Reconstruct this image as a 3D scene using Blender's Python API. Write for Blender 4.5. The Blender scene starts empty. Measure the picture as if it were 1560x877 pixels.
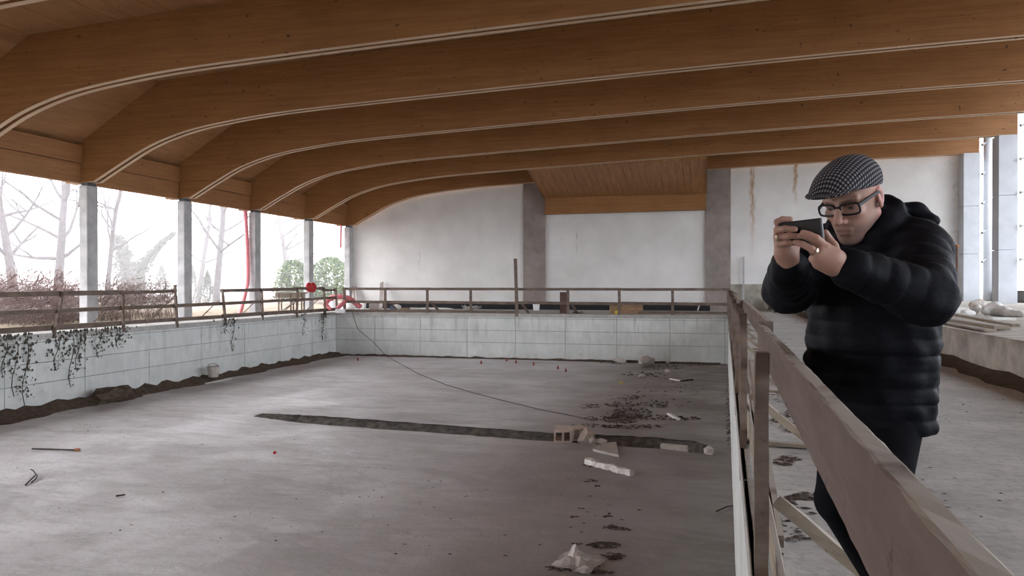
import bpy, bmesh, math, random
import numpy as np
from mathutils import Vector, Matrix
R = math.radians
scene = bpy.context.scene
COL = scene.collection

# ------------------------------------------------------------------ camera, world, light, exposure
F_PX, CX, HOR = 1190.0, 780.0, 433.0
CAMZ, YAW = 1.25, math.atan(300 / 1190.0)
cam_d = bpy.data.cameras.new('camera')
cam_d.sensor_width = 36.0
cam_d.lens = F_PX / 1560 * 36.0
cam_d.clip_start = 0.02
cam_d.clip_end = 400
cam = bpy.data.objects.new('camera', cam_d)
COL.objects.link(cam)
cam.location = (0, 0, CAMZ)
cam.rotation_euler = (R(90) - math.atan(5.5 / F_PX), 0, YAW)
scene.camera = cam

world = bpy.data.worlds.new('overcast_sky')
scene.world = world
world.use_nodes = True
bg = world.node_tree.nodes['Background']
bg.inputs['Color'].default_value = (0.955, 0.95, 1.0, 1)
bg.inputs['Strength'].default_value = 1.0

scene.view_settings.view_transform = 'Standard'
scene.view_settings.look = 'None'
scene.view_settings.gamma = 1
scene.view_settings.use_curve_mapping = False
scene.view_settings.exposure = 3.02
scene.cycles.max_bounces = 10
scene.cycles.diffuse_bounces = 6
scene.cycles.transparent_max_bounces = 12

# ------------------------------------------------------------------ measuring helpers
SY, CY = math.sin(YAW), math.cos(YAW)
FW = Vector((-SY, CY, 0)); RT = Vector((CY, SY, 0)); UP = Vector((0, 0, 1))
CAM = Vector((0, 0, CAMZ))
def C(px, py, d):                       # a point of the place seen at (px,py), d metres ahead
    return CAM + d * (FW + (px - CX) / F_PX * RT + (HOR - py) / F_PX * UP)
def G(px, py, z=0.0):                   # the point of level z seen at (px,py)
    return C(px, py, (CAMZ - z) * F_PX / (py - HOR))
def atY(px, Y):                         # X where the sight line of column px meets plane Y
    u = (px - CX) / F_PX
    return Y * (-SY + CY * u) / (CY + SY * u)
def atX(px, X):
    u = (px - CX) / F_PX
    return X * (CY + SY * u) / (-SY + CY * u)
def ZY(px, py, Y):                      # height of the point at (px,py) on plane Y
    u = (px - CX) / F_PX
    return CAMZ + (HOR - py) / F_PX * Y / (CY + SY * u)

# ------------------------------------------------------------------ materials
class NT:
    def __init__(s, name):
        s.m = bpy.data.materials.new(name); s.m.use_nodes = True
        s.t = s.m.node_tree; s.b = s.t.nodes['Principled BSDF']
        s.geo = s.t.nodes.new('ShaderNodeNewGeometry')
        s.pos = s.geo.outputs['Position']
    def link(s, a, b): s.t.links.new(a, b)
    def scale(s, v, vec=None):
        n = s.t.nodes.new('ShaderNodeVectorMath'); n.operation = 'MULTIPLY'
        s.link(vec or s.pos, n.inputs[0]); n.inputs[1].default_value = v
        return n.outputs[0]
    def noise(s, sc, det=4, vec=None, rough=.55, dist=0):
        n = s.t.nodes.new('ShaderNodeTexNoise'); n.inputs['Scale'].default_value = sc
        n.inputs['Detail'].default_value = det; n.inputs['Roughness'].default_value = rough
        n.inputs['Distortion'].default_value = dist
        s.link(vec or s.pos, n.inputs['Vector']); return n.outputs['Fac']
    def ramp(s, f, a, b, c0=(0, 0, 0), c1=(1, 1, 1)):
        n = s.t.nodes.new('ShaderNodeValToRGB'); e = n.color_ramp.elements
        e[0].position = a; e[1].position = b
        e[0].color = (*c0, 1); e[1].color = (*c1, 1)
        s.link(f, n.inputs[0]); return n.outputs[0]
    def mix(s, f, a, b):
        n = s.t.nodes.new('ShaderNodeMix'); n.data_type = 'RGBA'
        for i, v in ((0, f), (6, a), (7, b)):
            if isinstance(v, (int, float)): n.inputs[i].default_value = v
            elif isinstance(v, tuple): n.inputs[i].default_value = (*v, 1)
            else: s.link(v, n.inputs[i])
        return n.outputs[2]
    def math(s, op, a, b=0.0, c=None):
        n = s.t.nodes.new('ShaderNodeMath'); n.operation = op
        for i, v in ((0, a), (1, b), (2, c)):
            if v is None: continue
            if isinstance(v, (int, float)): n.inputs[i].default_value = v
            else: s.link(v, n.inputs[i])
        return n.outputs[0]
    def mapr(s, v, a, b, c=0.0, d=1.0):
        n = s.t.nodes.new('ShaderNodeMapRange'); n.interpolation_type = 'SMOOTHSTEP'
        s.link(v, n.inputs[0])
        for i, q in enumerate((a, b, c, d)): n.inputs[i + 1].default_value = q
        return n.outputs[0]
    def xyz(s, vec=None):
        n = s.t.nodes.new('ShaderNodeSeparateXYZ'); s.link(vec or s.pos, n.inputs[0]); return n.outputs
    def nz(s): return s.xyz(s.geo.outputs['Normal'])[2]
    def bump(s, h, st=.3, dist=.01):
        n = s.t.nodes.new('ShaderNodeBump'); n.inputs['Strength'].default_value = st
        n.inputs['Distance'].default_value = dist
        s.link(h, n.inputs['Height']); s.link(n.outputs[0], s.b.inputs['Normal'])
    def out(s, col=None, rough=.8, spec=.3):
        if isinstance(col, tuple): s.b.inputs['Base Color'].default_value = (*col, 1)
        elif col is not None: s.link(col, s.b.inputs['Base Color'])
        if isinstance(rough, (int, float)): s.b.inputs['Roughness'].default_value = rough
        else: s.link(rough, s.b.inputs['Roughness'])
        s.b.inputs['Specular IOR Level'].default_value = spec
        return s.m
M = {}
def simple(name, c, rough=.7, var=.25, sc=12, spec=.3, bump=0.0, vec=None):
    n = NT(name); f = n.noise(sc, 5, n.scale(vec) if vec else None)
    lo = tuple(x * (1 - var) for x in c); hi = tuple(min(1, x * (1 + var)) for x in c)
    if bump: n.bump(f, bump, .01)
    M[name] = n.out(n.mix(n.ramp(f, .3, .7), lo, hi), rough, spec); return M[name]

def mk_pool_wall():
    n = NT('pool_wall_concrete')
    a = n.ramp(n.noise(.9, 6), .35, .7); b = n.ramp(n.noise(6, 5, n.scale((1, 1, .25))), .3, .75)
    c = n.mix(a, (.64, .665, .65), (.78, .80, .785)); c = n.mix(n.math('MULTIPLY', b, .42), c, (.47, .49, .45)); mo = n.ramp(n.noise(2.6, 8, None, .7), .52, .68); c = n.mix(n.math('MULTIPLY', mo, .35), c, (.40, .42, .37))
    tz = n.xyz()[2]
    drip = n.math('MULTIPLY', n.ramp(n.noise(2.2, 5, n.scale((1.6, 1.6, .12))), .55, .72), n.mapr(tz, -1.5, -.1))
    c = n.mix(n.math('MULTIPLY', drip, .55), c, (.16, .16, .13))
    n.bump(n.noise(30, 5), .15, .01)
    M['pool_wall'] = n.out(c, .8, .25)
mk_pool_wall()
def mk_pool_floor():
    n = NT('pool_floor_concrete')
    a = n.ramp(n.noise(.35, 6, dist=.6), .38, .62); b = n.ramp(n.noise(1.3, 8, n.scale((.6, 1.5, 1)), .62), .35, .7)
    c = n.mix(a, (.56, .54, .55), (.70, .68, .70)); c = n.mix(n.math('MULTIPLY', b, .5), c, (.44, .43, .405))
    x = n.xyz()[0]
    mudm = n.math('MULTIPLY', n.mapr(n.math('ADD', x, n.math('MULTIPLY', n.noise(.45, 5), 5.0)), -4.0, 3.6), .85)
    c = n.mix(mudm, c, (.14, .115, .095))
    cr = n.ramp(n.noise(1.9, 10, n.scale((.7, 1.7, 1)), .78), .50, .57); c = n.mix(n.math('MULTIPLY', cr, .33), c, (.36, .345, .32))
    dm = n.ramp(n.noise(.55, 7, n.scale((.55, 1.5, 1)), .6, .8), .53, .575); c = n.mix(n.math('MULTIPLY', dm, .42), c, (.36, .345, .345))
    bl = n.ramp(n.noise(3.2, 8, n.scale((.8, 1.6, 1)), .7), .48, .68); c = n.mix(n.math('MULTIPLY', bl, .35), c, (.31, .295, .265))
    sp = n.ramp(n.noise(9, 8, None, .7), .60, .70)
    c = n.mix(n.math('MULTIPLY', sp, .45), c, (.17, .14, .12))
    lt = n.ramp(n.noise(16, 6, None, .7), .62, .74); c = n.mix(n.math('MULTIPLY', lt, .3), c, (.6, .58, .56))
    n.bump(n.noise(7, 10, None, .72), .6, .03)
    M['pool_floor'] = n.out(c, n.mapr(n.noise(.5, 5, dist=.5), .35, .65, .36, .72), .45)
mk_pool_floor()
def mk_deck():
    n = NT('deck_concrete')
    a = n.ramp(n.noise(1.2, 8, None, .65), .35, .65)
    c = n.mix(a, (.37, .365, .35), (.52, .51, .49))
    sp = n.ramp(n.noise(14, 8, None, .7), .5, .66); c = n.mix(n.math('MULTIPLY', sp, .6), c, (.27, .25, .225))
    st = n.ramp(n.noise(5, 8, n.scale((.7, 1.6, 1)), .7), .5, .68); c = n.mix(n.math('MULTIPLY', st, .45), c, (.26, .235, .21))
    n.bump(n.noise(20, 8, None, .65), .5, .015)
    M['deck'] = n.out(c, .9, .2)
mk_deck()
def mk_plaster():
    n = NT('white_plaster')
    a = n.ramp(n.noise(.7, 6), .35, .7); c = n.mix(a, (.68, .67, .65), (.80, .79, .775))
    X, Y, Z = n.xyz()
    wob = n.math('MULTIPLY', n.math('SUBTRACT', n.noise(1.5, 3, n.scale((0, 0, 1))), .5), .5)
    nz = n.noise(5, 6, n.scale((3, 1, .5)))
    for x0, w, z0, z1 in ((1.95, .16, 2.0, 6.2), (3.85, .13, 4.6, 6.3), (-14.5, .05, 1.4, 3.0), (-6.3, .06, 2.3, 3.8)):
        d = n.math('ABSOLUTE', n.math('SUBTRACT', n.math('ADD', X, wob), x0))
        m = n.math('MULTIPLY', n.mapr(d, w, w * .2), n.mapr(Z, z0, z1))
        m = n.math('MULTIPLY', m, n.mapr(nz, .3, .6))
        if x0 < 0: m = n.math('MULTIPLY', m, n.mapr(Z, z1 + .05, z1 - .1))
        c = n.mix(n.math('MULTIPLY', m, .9 if x0 > 0 else .5), c, (.38, .22, .08) if x0 > 0 else (.3, .28, .25))
    g = n.math('MULTIPLY', n.ramp(n.noise(3, 8, None, .7), .55, .72), n.mapr(X, 8.5, 11))
    c = n.mix(n.math('MULTIPLY', g, .5), c, (.33, .31, .27))
    n.bump(n.noise(25, 4), .1, .005)
    M['plaster'] = n.out(c, .85, .2)
mk_plaster()
def mk_wood(name, sc, c0, c1, dark, lam=None):
    n = NT(name)
    g = n.noise(1.0, 6, n.scale(sc), .6, .3); f = n.noise(1.0, 4, n.scale(tuple(q * 3.2 for q in sc)), .6)
    c = n.mix(n.ramp(g, .3, .7), c0, c1); c = n.mix(n.math('MULTIPLY', n.ramp(f, .45, .7), .35), c, dark)
    c = n.mix(n.math('MULTIPLY', n.ramp(n.noise(.6, 3), .4, .7), .25), c, dark)
    k = n.ramp(n.noise(10, 2, n.scale((.6, 1, 1))), .71, .74); c = n.mix(n.math('MULTIPLY', k, .8), c, (.04, .02, .01))
    M[name] = n.out(c, .55, .3)
mk_wood('glulam', (.5, 6, 14), (.27, .125, .045), (.37, .18, .068), (.16, .066, .022))
mk_wood('glulam_edge', (6, .5, 14), (.27, .125, .05), (.36, .175, .07), (.16, .066, .024))
mk_wood('soffit_strip', (.5, 9, 3), (.58, .42, .28), (.66, .50, .35), (.45, .30, .18))
mk_wood('ceiling_panel', (3, .6, 3), (.28, .14, .058), (.38, .20, .09), (.17, .075, .03))
mk_wood('soffit_board', (9, .7, .9), (.28, .13, .046), (.44, .235, .095), (.18, .08, .028))
def mk_old_wood(name, c0, c1, sc):
    n = NT(name)
    g = n.noise(1.0, 6, n.scale(sc), .65, .4)
    c = n.mix(n.ramp(g, .3, .7), c0, c1)
    k = n.ramp(n.noise(11, 6, None, .65), .62, .7); c = n.mix(n.math('MULTIPLY', k, .75), c, (.06, .045, .035))
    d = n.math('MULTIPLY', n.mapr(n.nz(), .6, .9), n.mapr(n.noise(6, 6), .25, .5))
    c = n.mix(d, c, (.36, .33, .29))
    n.bump(g, .4, .01)
    M[name] = n.out(c, .85, .2)
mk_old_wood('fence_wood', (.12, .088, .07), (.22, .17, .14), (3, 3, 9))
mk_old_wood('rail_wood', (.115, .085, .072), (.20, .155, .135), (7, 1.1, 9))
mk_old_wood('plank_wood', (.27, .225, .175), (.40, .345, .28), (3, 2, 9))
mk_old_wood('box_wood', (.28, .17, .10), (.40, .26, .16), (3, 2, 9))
simple('column_concrete', (.42, .42, .42), .85, .18, 3, .25, .1)
simple('pier_concrete', (.285, .245, .225), .85, .2, 1.6, .25, .1)
simple('pale_column', (.48, .50, .53), .7, .08, 2)
simple('dado_concrete', (.34, .32, .27), .9, .3, 2.5)
simple('platform_concrete', (.40, .365, .32), .9, .3, 3.5, .2, .2)
simple('joint_concrete', (.22, .23, .22), .9)
simple('bitumen', (.02, .02, .022), .8, .2)
simple('dark_sill', (.15, .15, .15), .9)
simple('steel', (.35, .36, .38), .4, .1, 9, .5)
simple('dark_steel', (.08, .08, .085), .5, .1)
simple('white_pipe', (.52, .54, .57), .4, .05, 3, .5)
simple('dirt', (.105, .078, .06), .95, .45, 9, .1, .6)
simple('trench_dirt', (.115, .105, .095), .95, .5, 6, .1, .6)
simple('leaf_litter', (.085, .062, .05), .9, .4, 20)
simple('dead_ivy', (.085, .08, .065), .9, .4, 20)
simple('stone', (.50, .46, .42), .9, .2, 9, .2, .2)
simple('clay_block', (.52, .44, .38), .9, .15, 9)
simple('white_debris', (.72, .69, .66), .8, .2, 14)
simple('white_plastic', (.82, .82, .82), .45, .05, 5, .5)
simple('sheet_plastic', (.55, .52, .50), .25, .25, 7, .6)
simple('bag_cloth', (.66, .65, .63), .7, .15, 6, .3, .3)
simple('red_plastic', (.60, .06, .075), .45, .12, 9, .5)
simple('pink_hose', (.72, .22, .24), .5, .12, 9, .4)
simple('red_rubber', (.42, .02, .02), .45, .2, 12, .4)
simple('red_peg', (.30, .045, .03), .8, .2)
simple('rebar', (.07, .05, .045), .8, .3)
simple('orange_tip', (.42, .19, .10), .6)
simple('rust', (.30, .13, .06), .9, .3)
simple('cable', (.10, .08, .07), .8)
simple('grey_cable', (.45, .44, .42), .6)
simple('yellow_plastic', (.65, .5, .05), .5)
simple('blue_plastic', (.12, .2, .35), .5)
simple('brown_board', (.13, .085, .07), .8)
simple('bark', (.06, .052, .055), .95, .3, 6)
simple('ivy_green', (.055, .062, .045), .9, .4, 8)
simple('leaf_green', (.05, .085, .022), .7, .5, 3)
simple('conifer_green', (.05, .065, .045), .9, .3, 4)
simple('twig_red', (.115, .076, .068), .9, .5, 2.5)
simple('twig_pale', (.10, .07, .06), .9, .4, 2.5)
simple('hedge_brown', (.085, .062, .05), .9, .4, 3)
simple('garden_soil', (.15, .12, .085), .95, .5, 1.6, .1, .5)
simple('roof_top', (.25, .25, .25), .8)
def mk_glass():
    m = bpy.data.materials.new('window_glass'); m.use_nodes = True; t = m.node_tree
    t.nodes.remove(t.nodes['Principled BSDF'])
    tr = t.nodes.new('ShaderNodeBsdfTransparent'); tr.inputs[0].default_value = (.86, .89, .91, 1)
    gl = t.nodes.new('ShaderNodeBsdfGlossy'); gl.inputs['Roughness'].default_value = .03
    mx = t.nodes.new('ShaderNodeMixShader'); mx.inputs[0].default_value = .04
    t.links.new(tr.outputs[0], mx.inputs[1]); t.links.new(gl.outputs[0], mx.inputs[2])
    t.links.new(mx.outputs[0], t.nodes['Material Output'].inputs[0])
    M['glass'] = m
mk_glass()

# ------------------------------------------------------------------ mesh helpers
class MB:
    def __init__(s): s.v = []; s.f = []
    def add(s, vs, fs):
        o = len(s.v); s.v += [tuple(p) for p in vs]; s.f += [tuple(i + o for i in f) for f in fs]; return s
    def box(s, x0, x1, y0, y1, z0, z1):
        return s.add([(x0, y0, z0), (x1, y0, z0), (x1, y1, z0), (x0, y1, z0), (x0, y0, z1), (x1, y0, z1), (x1, y1, z1), (x0, y1, z1)],
                     [(0, 3, 2, 1), (4, 5, 6, 7), (0, 1, 5, 4), (1, 2, 6, 5), (2, 3, 7, 6), (3, 0, 4, 7)])
    def bar(s, a, b, w, h, up=UP, seg=1, jit=0.0, rng=None):   # board from a to b, w across, h along up
        a, b = Vector(a), Vector(b); t = (b - a).normalized()
        sd = t.cross(Vector(up))
        if sd.length < 1e-4: sd = t.cross(Vector((1, 0, 0)))
        sd.normalize(); u = sd.cross(t)
        vs, fs = [], []
        for i in range(seg + 1):
            p = a.lerp(b, i / seg)
            for (q, r) in ((-1, -1), (1, -1), (1, 1), (-1, 1)):
                jj = (rng.uniform(-jit, jit) if rng else 0, rng.uniform(-jit, jit) if rng else 0)
                vs.append(p + sd * (q * w / 2 + jj[0]) + u * (r * h / 2 + jj[1]))
        for i in range(seg):
            k = i * 4
            for j in range(4): fs.append((k + j, k + (j + 1) % 4, k + 4 + (j + 1) % 4, k + 4 + j))
        fs += [(3, 2, 1, 0), tuple(seg * 4 + j for j in range(4))]
        return s.add(vs, fs)
    def tube(s, pts, r, n=8, cap=True):
        pts = [Vector(p) for p in pts]
        rs = r if isinstance(r, (list, tuple)) else [r] * len(pts)
        vs, fs = [], []; prev = None
        for i, p in enumerate(pts):
            t = (pts[min(i + 1, len(pts) - 1)] - pts[max(i - 1, 0)]).normalized()
            if prev is None:
                a = t.cross(Vector((0, 0, 1)) if abs(t.z) < .9 else Vector((1, 0, 0))).normalized()
            else:
                a = prev - t * prev.dot(t)
                a = a.normalized() if a.length > 1e-6 else t.orthogonal().normalized()
            prev = a; b = t.cross(a)
            for j in range(n):
                q = 2 * math.pi * j / n
                vs.append(p + (a * math.cos(q) + b * math.sin(q)) * rs[i])
        for i in range(len(pts) - 1):
            for j in range(n):
                fs.append((i * n + j, i * n + (j + 1) % n, (i + 1) * n + (j + 1) % n, (i + 1) * n + j))
        if cap: fs += [tuple(range(n - 1, -1, -1)), tuple((len(pts) - 1) * n + j for j in range(n))]
        return s.add(vs, fs)
    def lathe(s, c, prof, n=16):                      # prof: list of (r, z)
        c = Vector(c); vs, fs = [], []
        for r, z in prof:
            for j in range(n):
                q = 2 * math.pi * j / n; vs.append(c + Vector((r * math.cos(q), r * math.sin(q), z)))
        for i in range(len(prof) - 1):
            for j in range(n): fs.append((i * n + j, i * n + (j + 1) % n, (i + 1) * n + (j + 1) % n, (i + 1) * n + j))
        fs += [tuple(range(n - 1, -1, -1)), tuple((len(prof) - 1) * n + j for j in range(n))]
        return s.add(vs, fs)
    def prism_y(s, poly, y0, y1):                     # poly of (x,z), extruded along Y
        n = len(poly)
        vs = [(x, y0, z) for x, z in poly] + [(x, y1, z) for x, z in poly]
        fs = [tuple(range(n)), tuple(range(2 * n - 1, n - 1, -1))]
        fs += [(i, i + n, (i + 1) % n + n, (i + 1) % n) for i in range(n)]
        return s.add(vs, fs)
    def prism_z(s, poly, z0, z1):
        n = len(poly)
        vs = [(x, y, z0) for x, y in poly] + [(x, y, z1) for x, y in poly]
        fs = [tuple(range(n - 1, -1, -1)), tuple(range(n, 2 * n))]
        fs += [(i, (i + 1) % n, (i + 1) % n + n, i + n) for i in range(n)]
        return s.add(vs, fs)
    def rock(s, c, r, seed=0, flat=.7, sub=1, rough=.25):
        rng = random.Random(seed); bm = bmesh.new(); bmesh.ops.create_icosphere(bm, subdivisions=sub, radius=1)
        rr = r if isinstance(r, (tuple, list)) else (r, r, r * flat)
        rot = Matrix.Rotation(rng.uniform(0, 6.3), 3, 'Z')
        bm.verts.index_update(); vs = []
        for v in bm.verts:
            k = 1 + rng.uniform(-rough, rough)
            vs.append(Vector(c) + rot @ Vector((v.co.x * rr[0] * k, v.co.y * rr[1] * k, v.co.z * rr[2] * k)))
        s.add(vs, [tuple(v.index for v in f.verts) for f in bm.faces]); bm.free(); return s
    def build(s, name, mat, parent=None, smooth=False, origin=None, bevel=0.0, tri=False):
        if parent is not None: origin = parent.matrix_basis.translation if parent.parent is None else parent.parent.matrix_basis.translation
        elif origin is None:
            xs, ys, zs = zip(*s.v)
            origin = Vector(((min(xs) + max(xs)) / 2, (min(ys) + max(ys)) / 2, min(zs)))
        origin = Vector(origin)
        me = bpy.data.meshes.new(name)
        me.from_pydata([tuple(Vector(p) - origin) for p in s.v], [], s.f)
        bm = bmesh.new(); bm.from_mesh(me)
        bmesh.ops.recalc_face_normals(bm, faces=bm.faces)
        if tri: bmesh.ops.triangulate(bm, faces=[f for f in bm.faces if len(f.verts) > 4])
        if bevel: bmesh.ops.bevel(bm, geom=list(bm.edges), offset=bevel, segments=1, affect='EDGES')
        bm.to_mesh(me); bm.free()
        if smooth: me.polygons.foreach_set('use_smooth', [True] * len(me.polygons))
        me.materials.append(M[mat] if isinstance(mat, str) else mat)
        o = bpy.data.objects.new(name, me); COL.objects.link(o)
        if parent is None: o.location = origin
        else: o.parent = parent
        return o
def tag(o, label, cat, group=None, kind=None):
    o['label'] = label; o['category'] = cat
    if group: o['group'] = group
    if kind: o['kind'] = kind
    return o
def struct(o):
    o['kind'] = 'structure'; return o
def thing(name, label, cat, loc=(0, 0, 0), group=None):
    o = bpy.data.objects.new(name, None); COL.objects.link(o); o.location = Vector(loc)
    o.empty_display_size = .1
    return tag(o, label, cat, group)
def root_struct(name, loc=(0, 0, 0)):
    o = bpy.data.objects.new(name, None); COL.objects.link(o); o.location = Vector(loc); return struct(o)

# signed-distance surfaces (for cloth, bodies, sacks): list of prims -> one smooth closed mesh
def sdf_mesh(prims, vox, post=None):
    def bb(p):
        t = p[0]
        if t == 'cone': a, b, ra, rb = p[1:5]; r = max(ra, rb); lo = np.minimum(a, b) - r; hi = np.maximum(a, b) + r
        elif t == 'ell': c, rad = np.array(p[1]), p[2]; r = max(rad); lo = c - r; hi = c + r
        elif t == 'ecyl':
            a, b, r0, r1 = p[1:5]; r = max(*r0, *r1); lo = np.minimum(a, b) - r; hi = np.maximum(a, b) + r
            lo[2] = min(a[2], b[2]) - .02; hi[2] = max(a[2], b[2]) + .02
        elif t == 'plane': return None
        return np.array(lo, float), np.array(hi, float)
    adds = [bb(p) for p in prims if p[-1] > 0 and p[0] != 'plane']
    lo = np.min([b[0] for b in adds], 0) - 4 * vox; hi = np.max([b[1] for b in adds], 0) + 4 * vox
    n = np.ceil((hi - lo) / vox).astype(int) + 1
    D = np.full(n, 1.0, np.float32)
    ax = [(lo[i] + vox * np.arange(n[i])).astype(np.float32) for i in range(3)]
    for p in prims:
        k = abs(p[-1]); m = k + 4 * vox; q = bb(p)
        if q is None: i0 = np.zeros(3, int); i1 = n
        else:
            i0 = np.clip(np.floor((q[0] - m - lo) / vox).astype(int), 0, n); i1 = np.clip(np.ceil((q[1] + m - lo) / vox).astype(int) + 1, 0, n)
        if np.any(i1 <= i0): continue
        sl = tuple(slice(a, b) for a, b in zip(i0, i1))
        X = ax[0][sl[0]][:, None, None]; Y = ax[1][sl[1]][None, :, None]; Z = ax[2][sl[2]][None, None, :]
        t = p[0]
        if t == 'cone':
            a, b = np.array(p[1]), np.array(p[2]); ra, rb = p[3], p[4]; d = b - a; L2 = float(d @ d) + 1e-12
            h = np.clip(((X - a[0]) * d[0] + (Y - a[1]) * d[1] + (Z - a[2]) * d[2]) / L2, 0, 1)
            r = ra + (rb - ra) * h
            if len(p) > 6: r = r - p[5][0] * (1 - np.abs(np.sin(np.pi * h * math.sqrt(L2) / p[5][1]))) ** 2
            v = np.sqrt((X - a[0] - h * d[0]) ** 2 + (Y - a[1] - h * d[1]) ** 2 + (Z - a[2] - h * d[2]) ** 2) - r
        elif t == 'ell':
            c, rad, rot = np.array(p[1]), p[2], np.array(p[3])     # rot rows = local axes
            l = [((X - c[0]) * rot[i][0] + (Y - c[1]) * rot[i][1] + (Z - c[2]) * rot[i][2]) for i in range(3)]
            k0 = np.sqrt(sum((l[i] / rad[i]) ** 2 for i in range(3))); k1 = np.sqrt(sum((l[i] / rad[i] ** 2) ** 2 for i in range(3)))
            v = k0 * (k0 - 1) / np.maximum(k1, 1e-6)
        elif t == 'ecyl':
            a, b, r0, r1, rot = np.array(p[1]), np.array(p[2]), p[3], p[4], np.array(p[5])
            h = np.clip((Z - a[2]) / (b[2] - a[2]), 0, 1)
            dx = X - (a[0] + h * (b[0] - a[0])); dy = Y - (a[1] + h * (b[1] - a[1]))
            u = (dx * rot[0][0] + dy * rot[0][1]); w = (dx * rot[1][0] + dy * rot[1][1])
            ru = r0[0] + h * (r1[0] - r0[0]); rw = r0[1] + h * (r1[1] - r0[1])
            v = (np.sqrt((u / ru) ** 2 + (w / rw) ** 2) - 1) * min(r0[0], r1[0])
            if len(p) > 7: v = v + p[6][0] * (1 - np.abs(np.sin(np.pi * (Z - a[2]) / p[6][1]))) ** 2
            v = np.maximum(v, np.maximum(a[2] - Z, Z - b[2]) + 0 * v)
        elif t == 'plane':
            c, nn = np.array(p[1]), np.array(p[2])
            v = (X - c[0]) * nn[0] + (Y - c[1]) * nn[1] + (Z - c[2]) * nn[2]
        A = D[sl]; v = v.astype(np.float32)
        if p[-1] > 0:
            h = np.clip(.5 + .5 * (A - v) / k, 0, 1); D[sl] = A + (v - A) * h - k * h * (1 - h)
        else:
            v = -v; h = np.clip(.5 - .5 * (A - v) / k, 0, 1); D[sl] = A + (v - A) * h + k * h * (1 - h)
    if post: D = post(D, ax)
    S = D < 0
    act = np.zeros(n - 1, np.int8)
    for i in (0, 1):
        for j in (0, 1):
            for l in (0, 1): act += S[i:n[0] - 1 + i, j:n[1] - 1 + j, l:n[2] - 1 + l]
    cells = np.argwhere((act > 0) & (act < 8))
    idx = np.full(n - 1, -1, np.int32); idx[tuple(cells.T)] = np.arange(len(cells))
    acc = np.zeros((len(cells), 3)); cnt = np.zeros(len(cells))
    cor = [(i, j, l) for i in (0, 1) for j in (0, 1) for l in (0, 1)]
    val = {c: D[tuple((cells + c).T)] for c in cor}
    for c in cor:
        for d in range(3):
            if c[d] == 0:
                e = list(c); e[d] = 1; e = tuple(e); va, vb = val[c], val[e]
                m = (va < 0) != (vb < 0); t = np.where(m, va / np.where(m, va - vb, 1), 0)
                pt = np.array(c, float)[None, :].repeat(len(cells), 0); pt[:, d] = t
                acc += pt * m[:, None]; cnt += m
    V = lo + vox * (cells + acc / np.maximum(cnt, 1)[:, None])
    F = []
    for d in range(3):
        a, b = (d + 1) % 3, (d + 2) % 3
        s0 = [slice(1, n[i] - 1) for i in range(3)]; s0[d] = slice(0, n[d] - 1)
        s1 = list(s0); s1[d] = slice(1, n[d])
        x0, x1 = S[tuple(s0)], S[tuple(s1)]; e = np.argwhere(x0 != x1)
        off = np.array([1, 1, 1]); off[d] = 0; g = e + off; fl = x0[tuple(e.T)]
        def cell(da, db):
            q = g.copy(); q[:, a] += da; q[:, b] += db; return idx[tuple(q.T)]
        quad = np.stack([cell(-1, -1), cell(0, -1), cell(0, 0), cell(-1, 0)], 1)
        quad[~fl] = quad[~fl][:, ::-1]; F.append(quad)
    return V, np.concatenate(F)
def sdf_obj(name, prims, vox, mat, parent=None, post=None, attr=None, smooth_it=0):
    V, Fq = sdf_mesh(prims, vox, post)
    if smooth_it:
        e = np.concatenate([Fq[:, [i, (i + 1) % 4]] for i in range(4)])
        for _ in range(smooth_it):
            a = np.zeros_like(V); c = np.zeros(len(V))
            np.add.at(a, e[:, 0], V[e[:, 1]]); np.add.at(c, e[:, 0], 1); np.add.at(a, e[:, 1], V[e[:, 0]]); np.add.at(c, e[:, 1], 1)
            V = V * .5 + .5 * a / np.maximum(c, 1)[:, None]
    if parent is not None: org = np.array(parent.location if parent.parent is None else parent.parent.location)
    else: org = np.array([(V[:, 0].min() + V[:, 0].max()) / 2, (V[:, 1].min() + V[:, 1].max()) / 2, V[:, 2].min()])
    me = bpy.data.meshes.new(name)
    me.vertices.add(len(V)); me.vertices.foreach_set('co', (V - org).astype(np.float32).ravel())
    me.loops.add(Fq.size); me.loops.foreach_set('vertex_index', Fq.astype(np.int32).ravel())
    me.polygons.add(len(Fq)); me.polygons.foreach_set('loop_start', np.arange(0, Fq.size, 4, dtype=np.int32))
    me.polygons.foreach_set('use_smooth', np.ones(len(Fq), bool))
    me.update(calc_edges=True); me.validate()
    if attr:
        for an, fn in attr.items():
            at = me.attributes.new(an, 'FLOAT_VECTOR', 'POINT'); at.data.foreach_set('vector', fn(V).astype(np.float32).ravel())
    me.materials.append(M[mat])
    o = bpy.data.objects.new(name, me); COL.objects.link(o)
    if parent is None: o.location = org
    else: o.parent = parent
    return o
I3 = ((1, 0, 0), (0, 1, 0), (0, 0, 1))
rng = random.Random(7)

# ------------------------------------------------------------------ the setting
ZP = -1.95                                  # pool floor
PXL, PYF, PYN = -16.4, 32.4, 0.30           # pool left wall, far wall, near wall
def fence_x(y): return .165 + .0195 * y
def edge_x(y): return fence_x(y) - .05
YG = 38.0                                   # gable wall
COLX = -18.35                               # garden column line
XR = 11.24                                  # glazed side column line
PLX = 3.85                                  # raised platform front
YB = -9.0                                   # end of the hall behind the viewpoint
BY = [19.95 + 4.5 * (k - 1) for k in range(-1, 6)]     # beam lines
BY[-1] = YG - .25

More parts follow.
